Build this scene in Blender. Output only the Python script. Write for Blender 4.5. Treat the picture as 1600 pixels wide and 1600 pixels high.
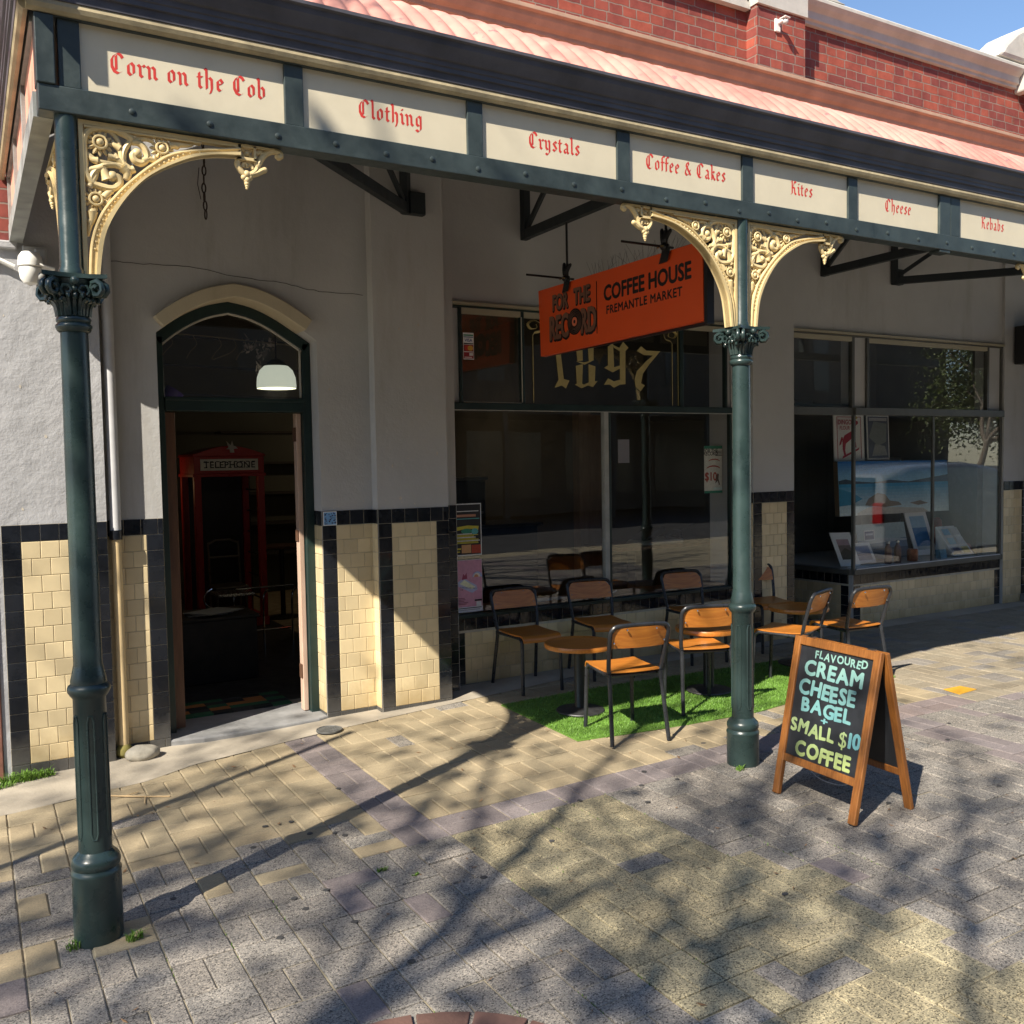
import bpy, bmesh, math, random
from mathutils import Vector, Matrix, noise as mnoise
R = math.radians
for o in list(bpy.data.objects): bpy.data.objects.remove(o)
SC = bpy.context.scene
COL = SC.collection
rnd = random.Random(7)

# ------------------------------------------------------------------ camera, sky, sun, exposure
CAM_LOC = Vector((0, -6.3219, 1.8237))
cam_d = bpy.data.cameras.new('camera'); cam = bpy.data.objects.new('camera', cam_d); COL.objects.link(cam)
rt = Vector((0.864088, -0.503040, -0.017395)); up = Vector((0.041617, 0.036961, 0.998450)); fw = Vector((0.501617, 0.863472, -0.052872))
cam.matrix_world = Matrix(((rt.x, up.x, -fw.x, CAM_LOC.x), (rt.y, up.y, -fw.y, CAM_LOC.y), (rt.z, up.z, -fw.z, CAM_LOC.z), (0, 0, 0, 1)))
cam_d.sensor_width = 36.0; cam_d.sensor_fit = 'HORIZONTAL'
cam_d.lens = 36.0*1466.85/1600.0
cam_d.clip_start = 0.05; cam_d.clip_end = 500
SC.camera = cam

SUN_DIR = Vector((1.0, 0.487, -1.02)).normalized()          # the way the light travels
W = bpy.data.worlds.new('World'); SC.world = W; W.use_nodes = True
nt = W.node_tree; bg = nt.nodes['Background']
sky = nt.nodes.new('ShaderNodeTexSky'); sky.sky_type = 'NISHITA'; sky.sun_disc = False
sky.sun_elevation = math.asin(-SUN_DIR.z); sky.sun_rotation = math.atan2(-SUN_DIR.x, -SUN_DIR.y)
sky.air_density = 1.0; sky.dust_density = 0.2; sky.ozone_density = 3.5
nt.links.new(sky.outputs[0], bg.inputs['Color']); bg.inputs['Strength'].default_value = 0.10
sun_d = bpy.data.lights.new('sun', 'SUN'); sun_d.energy = 5.0; sun_d.angle = R(0.53); sun_d.color = (1.0, 0.92, 0.79)
sun = bpy.data.objects.new('sun', sun_d); COL.objects.link(sun)
sun.rotation_euler = SUN_DIR.to_track_quat('-Z', 'Y').to_euler(); sun.location = (-8, -8, 12)
SC.view_settings.view_transform = 'Standard'; SC.view_settings.look = 'None'
SC.view_settings.exposure = 0.98; SC.view_settings.gamma = 1.0

# ------------------------------------------------------------------ materials
MATS = {}
def _new(name):
    m = bpy.data.materials.new(name); m.use_nodes = True
    n = m.node_tree.nodes; return m, n, m.node_tree.links, n['Principled BSDF']
def ramp(n, a, b, c0, c1):
    r = n.new('ShaderNodeValToRGB'); e = r.color_ramp.elements
    e[0].position = a; e[1].position = b; e[0].color = (*c0, 1); e[1].color = (*c1, 1); return r
def mixc(n, l, fac, a, b, mode='MIX'):
    x = n.new('ShaderNodeMix'); x.data_type = 'RGBA'; x.blend_type = mode
    for sock, v in ((x.inputs[0], fac), (x.inputs[6], a), (x.inputs[7], b)):
        if hasattr(v, 'is_output') or hasattr(v, 'links'): l.new(v, sock)
        elif isinstance(v, (int, float)): sock.default_value = v
        else: sock.default_value = (*v, 1)
    return x.outputs[2]
def noise(n, l, scale, detail=4, vec=None, rough=.55):
    x = n.new('ShaderNodeTexNoise'); x.inputs['Scale'].default_value = scale; x.inputs['Detail'].default_value = detail
    x.inputs['Roughness'].default_value = rough
    if vec is not None: l.new(vec, x.inputs['Vector'])
    return x
def objco(n, l, scale=(1, 1, 1), rot=(0, 0, 0)):
    t = n.new('ShaderNodeTexCoord'); m = n.new('ShaderNodeMapping')
    m.inputs['Scale'].default_value = scale; m.inputs['Rotation'].default_value = rot
    l.new(t.outputs['Object'], m.inputs['Vector']); return m.outputs[0]
def bumpn(n, l, h, strength, dist, bs, prev=None):
    b = n.new('ShaderNodeBump'); b.inputs['Strength'].default_value = strength; b.inputs['Distance'].default_value = dist
    l.new(h, b.inputs['Height'])
    if prev is not None: l.new(prev, b.inputs['Normal'])
    if bs is not None: l.new(b.outputs[0], bs.inputs['Normal'])
    return b.outputs[0]
def M(name, col, rough=.55, metal=0., var=.12, vs=3., bump=0., bs_=60., spec=.5, worn=None, wornamt=.0, island=0., coat=0.):
    """painted / plain surface with uneven tone, optional fine bump, optional wear to another colour"""
    if name in MATS: return MATS[name]
    m, n, l, b = _new(name); v = objco(n, l)
    n1 = noise(n, l, vs, 6, v, .65)
    r = ramp(n, .3, .72, tuple(c*(1-var) for c in col), tuple(min(1, c*(1+var)) for c in col))
    l.new(n1.outputs['Fac'], r.inputs[0]); c = r.outputs[0]
    if island:
        g = n.new('ShaderNodeNewGeometry'); rr = ramp(n, 0, 1, (1-island,)*3, (1+island*.5,)*3)
        l.new(g.outputs['Random Per Island'], rr.inputs[0]); c = mixc(n, l, 1.0, c, rr.outputs[0], 'MULTIPLY')
    if worn is not None:
        n2 = noise(n, l, 9, 8, v, .75); r2 = ramp(n, .66-wornamt*.2, .70-wornamt*.2, (0, 0, 0), (1, 1, 1)); l.new(n2.outputs['Fac'], r2.inputs[0])
        c = mixc(n, l, r2.outputs[0], c, worn)
    l.new(c, b.inputs['Base Color'])
    n3 = noise(n, l, vs*4, 5, v); rr = ramp(n, .3, .75, (max(.03, rough-.09),)*3, (min(1, rough+.12),)*3); l.new(n3.outputs['Fac'], rr.inputs[0]); l.new(rr.outputs[0], b.inputs['Roughness'])
    b.inputs['Metallic'].default_value = metal; b.inputs['Specular IOR Level'].default_value = spec
    b.inputs['Coat Weight'].default_value = coat
    if bump:
        n4 = noise(n, l, bs_, 5, v); bumpn(n, l, n4.outputs['Fac'], bump, .004, b)
    MATS[name] = m; return m
def stucco(name, col, amt, coarse=5.):
    m, n, l, b = _new(name); v = objco(n, l)
    big = noise(n, l, .9, 5, v, .6); r = ramp(n, .3, .75, tuple(c*.86 for c in col), tuple(c*1.08 for c in col)); l.new(big.outputs['Fac'], r.inputs[0])
    st = noise(n, l, 1.6, 8, objco(n, l, (1.5, 1.5, .25)), .7); r2 = ramp(n, .55, .8, (1, 1, 1), (.74, .71, .66)); l.new(st.outputs['Fac'], r2.inputs[0])
    c = mixc(n, l, 1., r.outputs[0], r2.outputs[0], 'MULTIPLY'); l.new(c, b.inputs['Base Color'])
    b.inputs['Roughness'].default_value = .78; b.inputs['Specular IOR Level'].default_value = .3
    a = noise(n, l, coarse, 6, v, .6); f = noise(n, l, 70, 4, v)
    p = bumpn(n, l, a.outputs['Fac'], amt, .035, None); bumpn(n, l, f.outputs['Fac'], .35, .003, b, p)
    return m
def wood(name, c0, c1, rough=.35, scale=(2, 14, 14), coat=.2, wv=.13):
    m, n, l, b = _new(name); v = objco(n, l, scale)
    a = noise(n, l, 2.2, 7, v, .65); w = n.new('ShaderNodeTexWave'); w.inputs['Scale'].default_value = .9; w.inputs['Distortion'].default_value = 7; w.inputs['Detail'].default_value = 3
    w.bands_direction = 'Y'; l.new(v, w.inputs['Vector'])
    mx = n.new('ShaderNodeMath'); mx.operation = 'MULTIPLY_ADD'; l.new(w.outputs['Fac'], mx.inputs[0]); mx.inputs[1].default_value = wv; l.new(a.outputs['Fac'], mx.inputs[2])
    r = ramp(n, .35, 1.0, c0, c1); l.new(mx.outputs[0], r.inputs[0])
    g = n.new('ShaderNodeObjectInfo'); rr = ramp(n, 0, 1, (.86,)*3, (1.08,)*3); l.new(g.outputs['Random'], rr.inputs[0])
    c = mixc(n, l, 1., r.outputs[0], rr.outputs[0], 'MULTIPLY'); l.new(c, b.inputs['Base Color'])
    b.inputs['Roughness'].default_value = rough; b.inputs['Coat Weight'].default_value = coat; b.inputs['Coat Roughness'].default_value = .2
    bumpn(n, l, a.outputs['Fac'], .12, .002, b)
    return m
def brick(name):
    m, n, l, b = _new(name); t = n.new('ShaderNodeTexCoord'); sx = n.new('ShaderNodeSeparateXYZ'); l.new(t.outputs['Object'], sx.inputs[0])
    ad = n.new('ShaderNodeMath'); l.new(sx.outputs[0], ad.inputs[0]); l.new(sx.outputs[1], ad.inputs[1])
    cb = n.new('ShaderNodeCombineXYZ'); l.new(ad.outputs[0], cb.inputs[0]); l.new(sx.outputs[2], cb.inputs[1])
    wob = noise(n, l, 9, 3, t.outputs['Object']); wv = n.new('ShaderNodeVectorMath'); wv.operation = 'SCALE'; l.new(wob.outputs['Color'], wv.inputs[0]); wv.inputs['Scale'].default_value = .020
    va = n.new('ShaderNodeVectorMath'); l.new(cb.outputs[0], va.inputs[0]); l.new(wv.outputs[0], va.inputs[1])
    br = n.new('ShaderNodeTexBrick'); l.new(va.outputs[0], br.inputs['Vector'])
    br.inputs['Scale'].default_value = 1; br.inputs['Brick Width'].default_value = .235; br.inputs['Row Height'].default_value = .083; br.inputs['Mortar Size'].default_value = .006
    br.inputs['Mortar Smooth'].default_value = .3; br.inputs['Bias'].default_value = -.1; br.squash = .6; br.squash_frequency = 2
    br.inputs['Color1'].default_value = (.37, .085, .050, 1); br.inputs['Color2'].default_value = (.20, .045, .040, 1); br.inputs['Mortar'].default_value = (.28, .20, .16, 1)
    st = noise(n, l, 5, 7, t.outputs['Object'], .7); r = ramp(n, .4, .75, (1, 1, 1), (.6, .5, .5)); l.new(st.outputs['Fac'], r.inputs[0])
    c = mixc(n, l, 1., br.outputs['Color'], r.outputs[0], 'MULTIPLY')
    li = noise(n, l, 2.2, 8, t.outputs['Object'], .75); r3 = ramp(n, .64, .72, (0, 0, 0), (.8, .8, .8)); l.new(li.outputs['Fac'], r3.inputs[0])
    c = mixc(n, l, r3.outputs[0], c, (.34, .24, .06)); l.new(c, b.inputs['Base Color'])
    b.inputs['Roughness'].default_value = .8
    iv = n.new('ShaderNodeMath'); iv.operation = 'SUBTRACT'; iv.inputs[0].default_value = 1; l.new(br.outputs['Fac'], iv.inputs[1])
    p = bumpn(n, l, iv.outputs[0], .8, .012, None); bumpn(n, l, st.outputs['Fac'], .4, .01, b, p)
    return m
def paver_mat():
    m, n, l, b = _new('paver_concrete'); v = objco(n, l)
    at = n.new('ShaderNodeAttribute'); at.attribute_name = 'tone'
    g = n.new('ShaderNodeNewGeometry'); ri = ramp(n, 0, 1, (.90,)*3, (1.07,)*3); l.new(g.outputs['Random Per Island'], ri.inputs[0])
    c = mixc(n, l, 1., at.outputs['Color'], ri.outputs[0], 'MULTIPLY')
    big = noise(n, l, 2.3, 6, v, .65); rb = ramp(n, .32, .75, (.82,)*3, (1.1,)*3); l.new(big.outputs['Fac'], rb.inputs[0]); c = mixc(n, l, 1., c, rb.outputs[0], 'MULTIPLY')
    # exposed aggregate: light and dark stones, stronger where 'alpha' of the tone says the face is worn
    vo = n.new('ShaderNodeTexVoronoi'); vo.inputs['Scale'].default_value = 210; l.new(v, vo.inputs['Vector'])
    sep = n.new('ShaderNodeSeparateColor'); l.new(vo.outputs['Color'], sep.inputs[0])
    r1 = n.new('ShaderNodeValToRGB'); e = r1.color_ramp.elements; e[0].color = (.30, .30, .31, 1); e[0].position = .14; e[1].color = (1.55, 1.5, 1.42, 1); e[1].position = .93
    q = r1.color_ramp.elements.new(.30); q.color = (.92, .92, .92, 1); q = r1.color_ramp.elements.new(.8); q.color = (1.06, 1.06, 1.05, 1)
    l.new(sep.outputs[0], r1.inputs[0])
    c2 = mixc(n, l, 1., c, r1.outputs[0], 'MULTIPLY'); c = mixc(n, l, at.outputs['Alpha'], c, c2)
    dk = noise(n, l, 7, 8, v, .8); rd = ramp(n, .66, .8, (1, 1, 1), (.62, .6, .57)); l.new(dk.outputs['Fac'], rd.inputs[0]); c = mixc(n, l, 1., c, rd.outputs[0], 'MULTIPLY')
    l.new(c, b.inputs['Base Color']); b.inputs['Roughness'].default_value = .8; b.inputs['Specular IOR Level'].default_value = .3
    f = noise(n, l, 160, 3, v); p = bumpn(n, l, f.outputs['Fac'], .55, .004, None); bumpn(n, l, big.outputs['Fac'], .3, .02, b, p)
    return m
def glass_mat(name, tint=(.95, .97, .96), refl=1.0):
    m, n, l, b = _new(name); n.remove(b); out = n['Material Output']
    tr = n.new('ShaderNodeBsdfTransparent'); tr.inputs[0].default_value = (*tint, 1)
    gl = n.new('ShaderNodeBsdfGlossy'); gl.inputs['Roughness'].default_value = .004; gl.inputs['Color'].default_value = (refl, refl, refl, 1)
    fr = n.new('ShaderNodeFresnel'); ge = n.new('ShaderNodeNewGeometry'); io = n.new('ShaderNodeMapRange')   # same reflectance from either face of the pane
    io.inputs[3].default_value = 1.55; io.inputs[4].default_value = 1/1.55; l.new(ge.outputs['Backfacing'], io.inputs[0]); l.new(io.outputs[0], fr.inputs['IOR'])
    ml = n.new('ShaderNodeMath'); ml.operation = 'MULTIPLY'; ml.inputs[1].default_value = 1.0; ml.use_clamp = True; l.new(fr.outputs[0], ml.inputs[0])
    v = objco(n, l); w = noise(n, l, 1.1, 1, v); bn = n.new('ShaderNodeBump'); bn.inputs['Strength'].default_value = .03; bn.inputs['Distance'].default_value = .05; l.new(w.outputs['Fac'], bn.inputs['Height']); l.new(bn.outputs[0], gl.inputs['Normal'])
    mx = n.new('ShaderNodeMixShader'); l.new(ml.outputs[0], mx.inputs[0]); l.new(tr.outputs[0], mx.inputs[1]); l.new(gl.outputs[0], mx.inputs[2]); l.new(mx.outputs[0], out.inputs[0])
    return m
def emit(name, col, s):
    m, n, l, b = _new(name); b.inputs['Base Color'].default_value = (*col, 1); b.inputs['Emission Color'].default_value = (*col, 1); b.inputs['Emission Strength'].default_value = s
    b.inputs['Roughness'].default_value = .25; return m
def attrmat(name, rough=.6):
    m, n, l, b = _new(name); a = n.new('ShaderNodeAttribute'); a.attribute_name = 'tone'
    v = objco(n, l); nn = noise(n, l, 30, 4, v); r = ramp(n, .3, .7, (.88,)*3, (1.08,)*3); l.new(nn.outputs['Fac'], r.inputs[0])
    l.new(mixc(n, l, 1., a.outputs['Color'], r.outputs[0], 'MULTIPLY'), b.inputs['Base Color']); b.inputs['Roughness'].default_value = rough; return m
def zmix(name, c0, c1, z0, z1, nz=.3, rough=.6):
    """a print or paint whose own colour changes with height (object z) plus noise"""
    m, n, l, b = _new(name); t = n.new('ShaderNodeTexCoord'); s = n.new('ShaderNodeSeparateXYZ'); l.new(t.outputs['Object'], s.inputs[0])
    nn = noise(n, l, 14, 6, t.outputs['Object'], .7); a = n.new('ShaderNodeMath'); a.operation = 'MULTIPLY_ADD'; l.new(nn.outputs['Fac'], a.inputs[0]); a.inputs[1].default_value = nz*(z1-z0); l.new(s.outputs[2], a.inputs[2])
    mr = n.new('ShaderNodeMapRange'); mr.inputs[1].default_value = z0; mr.inputs[2].default_value = z1; l.new(a.outputs[0], mr.inputs[0])
    l.new(mixc(n, l, mr.outputs[0], c0, c1), b.inputs['Base Color']); b.inputs['Roughness'].default_value = rough; return m

GREEN = M('green_column_paint', (.024, .043, .041), .30, 0, .35, 2.5, .15, 30, .5, worn=(.22, .25, .23), wornamt=-.14)
DKGREEN = M('dark_green_joinery', (.010, .028, .026), .4, 0, .3, 4, .1, 40, worn=(.28, .27, .22), wornamt=-.3)
BEAMG = M('green_fascia_paint', (.038, .052, .052), .42, 0, .35, 5, .2, 40, worn=(.22, .25, .24), wornamt=-.3)
GUTTER = M('gutter_paint', (.080, .078, .092), .5, 0, .35, 4)
GOLD = M('cream_iron_paint', (.68, .53, .27), .42, 0, .14, 6, .1, 50)
PANEL = M('cream_panel_paint', (.66, .59, .44), .5, 0, .07, 3)
SALMON = M('salmon_panel_paint', (.78, .36, .26), .5, 0, .12, 5)
TAN = M('tan_timber_paint', (.40, .33, .20), .6, 0, .3, 9, .2, 40, worn=(.12, .08, .05), wornamt=-.2)
REDL = M('red_letter_paint', (.58, .045, .035), .5, 0, .15, 20)
GILT = M('gilt_letter', (.50, .40, .16), .45, .0, .15, 12)
GREYT = M('truss_paint', (.018, .024, .028), .6)
STUC_ROUGH = stucco('rough_render', (.43, .43, .44), .42, 6.)
STUC = stucco('smooth_render', (.50, .495, .485), .25, 3.)
CREAMR = stucco('cream_render', (.52, .45, .32), .12, 4.)
CORN = M('peach_cornice_paint', (.43, .29, .20), .7, 0, .2, 4, .3, 30, worn=(.16, .07, .05), wornamt=-.05)
COPE = M('stone_coping_paint', (.50, .48, .43), .75, 0, .15, 4, .3, 25, worn=(.25, .2, .14), wornamt=-.15)
BRICK = brick('red_brick')
CT = M('cream_glazed_tile', (.69, .565, .345), .16, 0, .06, 6, 0, 60, .5, island=.16)
def grime(m, z0, z1, col, amt):
    """dirt splashed on a wall near the ground: fades out with height, broken up by noise"""
    n, l = m.node_tree.nodes, m.node_tree.links; b = n['Principled BSDF']; src = b.inputs['Base Color'].links[0].from_socket
    t = n.new('ShaderNodeNewGeometry'); s = n.new('ShaderNodeSeparateXYZ'); l.new(t.outputs['Position'], s.inputs[0]); nn = noise(n, l, 5, 7, t.outputs['Position'], .75)
    a_ = n.new('ShaderNodeMath'); a_.operation = 'MULTIPLY_ADD'; l.new(nn.outputs['Fac'], a_.inputs[0]); a_.inputs[1].default_value = (z1-z0)*1.3; l.new(s.outputs[2], a_.inputs[2])
    mr = n.new('ShaderNodeMapRange'); mr.inputs[1].default_value = z0+(z1-z0)*.55; mr.inputs[2].default_value = z1+(z1-z0)*.45; mr.inputs[3].default_value = amt; mr.inputs[4].default_value = 0; l.new(a_.outputs[0], mr.inputs[0])
    l.new(mixc(n, l, mr.outputs[0], src, col), b.inputs['Base Color'])
grime(CT, 0, .30, (.36, .24, .09), .75)
BT = M('black_glazed_tile', (.012, .014, .019), .14, 0, .3, 8, 0, 60, .5, island=.3, worn=(.10, .10, .11), wornamt=-.25)
grime(BT, 0, .30, (.12, .115, .105), .8)
GROUT = M('tile_grout', (.50, .44, .33), .85, 0, .2, 20)
PINK = M('pink_roof_paint', (.52, .235, .185), .55, 0, .38, 2.2, .1, 30, worn=(.26, .13, .13), wornamt=.25)
PAVER = paver_mat()
SAND = M('joint_sand', (.36, .31, .21), .95, 0, .35, 9, .5, 90, worn=(.10, .13, .04), wornamt=-.02)
CONC = M('concrete', (.33, .29, .23), .85, 0, .25, 2.5, .6, 70, worn=(.2, .17, .13), wornamt=-.1)
ASPH = M('asphalt', (.055, .055, .057), .9, 0, .2, 4, .6, 200)
BLUESTONE = M('worn_slate_step', (.23, .23, .23), .7, 0, .3, 6, .6, 25)
GLASS = glass_mat('window_glass', (.985, .99, .985))
WOODC = wood('varnished_ply', (.40, .125, .018), (.66, .27, .045), .34, (2.5, 26, 26), .12)
WOODA = wood('varnished_pine', (.15, .050, .010), (.34, .135, .030), .42, (22, 22, 2.4), .15)
WOODD = wood('old_brown_timber', (.07, .03, .016), (.20, .09, .045), .5, (12, 12, 1.5), .0)
PALEWOOD = wood('bare_pink_timber', (.40, .27, .20), (.62, .45, .35), .7, (12, 12, 1.5), 0)
TUBE = M('charcoal_tube', (.022, .024, .028), .32, 0, .2, 10)
STEEL = M('brushed_steel', (.55, .54, .52), .28, 1.0, .1, 12)
CHROME = M('chrome', (.75, .75, .75), .08, 1.0, .05, 12)
BLACK = M('black_plastic', (.012, .012, .014), .4)
WHITE = M('white_plastic', (.80, .79, .74), .4, 0, .05)
PVC = M('cream_pipe_paint', (.66, .50, .27), .5, 0, .12, 5)
PIPEW = M('grey_pipe_paint', (.52, .52, .53), .55, 0, .12, 5)
ORANGE = M('orange_sign_face', (.80, .095, .018), .38, 0, .05, 3)
BOARD = M('chalkboard', (.014, .016, .020), .5, 0, .5, 4)
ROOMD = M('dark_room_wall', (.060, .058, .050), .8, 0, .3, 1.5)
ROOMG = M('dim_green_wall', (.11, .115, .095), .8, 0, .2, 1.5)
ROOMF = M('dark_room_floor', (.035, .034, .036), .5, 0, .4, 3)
ROCK = M('river_stone', (.36, .33, .27), .8, 0, .3, 14, .5, 40)
PAPER = M('white_card', (.78, .78, .76), .6, 0, .04)
# ------------------------------------------------------------------ mesh builder
class MB:
    def __init__(s): s.v = []; s.f = []; s.t = []; s.tone = None
    def add(s, vs, fs, tone=None):
        k = len(s.v); s.v += [tuple(p) for p in vs]; s.f += [tuple(i+k for i in f) for f in fs]
        s.t += [tone or (1, 1, 1, 1)]*len(fs); return s
    def box(s, x0, x1, y0, y1, z0, z1, tone=None):
        return s.add([(x0, y0, z0), (x1, y0, z0), (x1, y1, z0), (x0, y1, z0), (x0, y0, z1), (x1, y0, z1), (x1, y1, z1), (x0, y1, z1)],
                     [(3, 2, 1, 0), (4, 5, 6, 7), (0, 1, 5, 4), (1, 2, 6, 5), (2, 3, 7, 6), (3, 0, 4, 7)], tone)
    def obox(s, c, ax, ay, az, tone=None):
        c, ax, ay, az = map(Vector, (c, ax, ay, az)); vs = []
        for k in (-1, 1):
            for i, j in ((-1, -1), (1, -1), (1, 1), (-1, 1)): vs.append(c+ax*i+ay*j+az*k)
        return s.add(vs, [(3, 2, 1, 0), (4, 5, 6, 7), (0, 1, 5, 4), (1, 2, 6, 5), (2, 3, 7, 6), (3, 0, 4, 7)], tone)
    def bar(s, p0, p1, w, h, upv=(0, 0, 1), tone=None):
        p0, p1 = Vector(p0), Vector(p1); d = p1-p0; L = d.length; d.normalize(); u = Vector(upv)
        sd = d.cross(u)
        if sd.length < 1e-4: sd = d.cross(Vector((1, 0, 0)))
        sd.normalize(); u = sd.cross(d)
        return s.obox((p0+p1)/2, d*(L/2), sd*(w/2), u*(h/2), tone)
    def tube(s, pts, r, n=8, closed=False, cap=True, tone=None, flat=1.0):
        pts = [Vector(p) for p in pts]; N = len(pts); rr = r if isinstance(r, (list, tuple)) else [r]*N
        vs = []; fr = None
        for i, p in enumerate(pts):
            a = pts[(i-1) % N] if (closed or i > 0) else p; b = pts[(i+1) % N] if (closed or i < N-1) else p
            d = (b-a).normalized() if (b-a).length > 1e-9 else Vector((0, 0, 1))
            if fr is None:
                fr = d.orthogonal().normalized()
            fr = (fr-d*fr.dot(d)); fr = fr.normalized() if fr.length > 1e-6 else d.orthogonal().normalized()
            bn = d.cross(fr)
            for k in range(n):
                a_ = 2*math.pi*k/n; vs.append(p+(fr*math.cos(a_)+bn*math.sin(a_)*flat)*rr[i])
        fs = []
        for i in range(N if closed else N-1):
            for k in range(n):
                j = (i+1) % N; fs.append((i*n+k, i*n+(k+1) % n, j*n+(k+1) % n, j*n+k))
        if cap and not closed: fs += [tuple(range(n-1, -1, -1)), tuple((N-1)*n+k for k in range(n))]
        return s.add(vs, fs, tone)
    def lathe(s, prof, c=(0, 0, 0), n=32, axis='z', tone=None, cap=True):
        vs = []; c = Vector(c)
        for r, z in prof:
            for k in range(n):
                a = 2*math.pi*k/n; x, y = r*math.cos(a), r*math.sin(a)
                vs.append(c+Vector({'z': (x, y, z), 'y': (x, z, y), 'x': (z, x, y)}[axis]))
        fs = [(i*n+k, i*n+(k+1) % n, (i+1)*n+(k+1) % n, (i+1)*n+k) for i in range(len(prof)-1) for k in range(n)]
        if cap: fs += [tuple(range(n-1, -1, -1)), tuple((len(prof)-1)*n+k for k in range(n))]
        return s.add(vs, fs, tone)
    def prism(s, poly, o, u, v, w, tone=None):
        """outline poly in the (u, v) frame at o, pushed out by the vector w"""
        o, u, v, w = map(Vector, (o, u, v, w)); n = len(poly)
        a = [o+u*x+v*y for x, y in poly]; b = [p+w for p in a]
        return s.add(a+b, [tuple(range(n-1, -1, -1)), tuple(range(n, 2*n))]+[(i, (i+1) % n, n+(i+1) % n, n+i) for i in range(n)], tone)
    def strip(s, A, B, o, u, v, w, tone=None):
        """solid band between two outlines A and B of equal length"""
        o, u, v, w = map(Vector, (o, u, v, w)); n = len(A)
        P = [[o+u*x+v*y+k*w for x, y in L] for k in (0, 1) for L in (A, B)]; vs = P[0]+P[1]+P[2]+P[3]; fs = []
        for i in range(n-1):
            fs += [(i, i+1, n+i+1, n+i), (2*n+i+1, 2*n+i, 3*n+i, 3*n+i+1), (i+1, i, 2*n+i, 2*n+i+1), (n+i, n+i+1, 3*n+i+1, 3*n+i)]
        fs += [(0, n, 3*n, 2*n), (n-1, 2*n+n-1, 3*n+n-1, n+n-1)]
        return s.add(vs, fs, tone)
    def ball(s, c, r, n=10, m=7, sc=(1, 1, 1), tone=None):
        c = Vector(c); vs = [c+Vector((0, 0, -r*sc[2]))]
        for i in range(1, m):
            t = math.pi*i/m-math.pi/2
            for k in range(n):
                a = 2*math.pi*k/n; vs.append(c+Vector((r*sc[0]*math.cos(t)*math.cos(a), r*sc[1]*math.cos(t)*math.sin(a), r*sc[2]*math.sin(t))))
        vs.append(c+Vector((0, 0, r*sc[2]))); L = len(vs)-1; fs = [(0, 1+(k+1) % n, 1+k) for k in range(n)]
        for i in range(m-2):
            for k in range(n): fs.append((1+i*n+k, 1+i*n+(k+1) % n, 1+(i+1)*n+(k+1) % n, 1+(i+1)*n+k))
        fs += [(L, 1+(m-2)*n+k, 1+(m-2)*n+(k+1) % n) for k in range(n)]
        return s.add(vs, fs, tone)
    def build(s, name, mat, parent=None, smooth=False, bevel=0., tones=False, ang=35, recalc=True, origin=None):
        me = bpy.data.meshes.new(name); org = Vector((0, 0, 0))
        if parent is None:
            if origin is None:
                xs = [p[0] for p in s.v]; ys = [p[1] for p in s.v]; zs = [p[2] for p in s.v]
                org = Vector(((min(xs)+max(xs))/2, (min(ys)+max(ys))/2, min(zs)))
            else: org = Vector(origin)
        me.from_pydata([(p[0]-org.x, p[1]-org.y, p[2]-org.z) for p in s.v], [], s.f)
        if recalc:
            bm = bmesh.new(); bm.from_mesh(me); bmesh.ops.recalc_face_normals(bm, faces=bm.faces); bm.to_mesh(me); bm.free()
        if tones:
            at = me.color_attributes.new('tone', 'FLOAT_COLOR', 'CORNER'); i = 0
            for p in me.polygons:
                for li in p.loop_indices: at.data[li].color = s.t[p.index]
        me.materials.append(mat)
        if smooth:
            me.polygons.foreach_set('use_smooth', [True]*len(me.polygons)); me.set_sharp_from_angle(angle=R(ang))
        o = bpy.data.objects.new(name, me); COL.objects.link(o); o.location = org
        if parent is not None:
            o.parent = parent
            if parent.type == 'EMPTY' and parent.get('_w'): o.matrix_parent_inverse = Matrix.Translation(-parent.location)
        if bevel:
            b = o.modifiers.new('bevel', 'BEVEL'); b.width = bevel; b.segments = 2; b.limit_method = 'ANGLE'; b.angle_limit = R(40); b.harden_normals = False
        return o
def tag(o, label=None, cat=None, group=None, kind=None):
    if label: o['label'] = label
    if cat: o['category'] = cat
    if group: o['group'] = group
    if kind: o['kind'] = kind
    return o
def thing(name, label, cat, loc=(0, 0, 0), group=None, world=True):
    """an Empty at the thing's base; with world=True its parts are given in world coordinates"""
    o = bpy.data.objects.new(name, None); COL.objects.link(o); o.location = loc; o.empty_display_size = .2
    if world: o['_w'] = 1
    return tag(o, label, cat, group)
def dup(root, loc, rz, label, group=None):
    def cp(o, par):
        c = o.copy(); COL.objects.link(c)
        if par is not None: c.parent = par
        for ch in [x for x in bpy.data.objects if x.parent is o]: cp(ch, c)
        return c
    r = cp(root, None); r.location = loc; r.rotation_euler = (0, 0, rz); r['label'] = label
    if group: r['group'] = group
    return r
def one(mb, name, mat, label, cat, group=None, kind=None, **k):
    return tag(mb.build(name, mat, None, **k), label, cat, group, kind)
def struct(mb, name, mat, **k): return tag(mb.build(name, mat, None, **k), kind='structure')
def gz(x, y=0): return max(-.06, min(.055, .024*(x-1.9)))          # the pavement rises gently to the right
def arc(cx, cy, r, a0, a1, n): return [(cx+r*math.cos(R(a0+(a1-a0)*i/n)), cy+r*math.sin(R(a0+(a1-a0)*i/n))) for i in range(n+1)]
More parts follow.
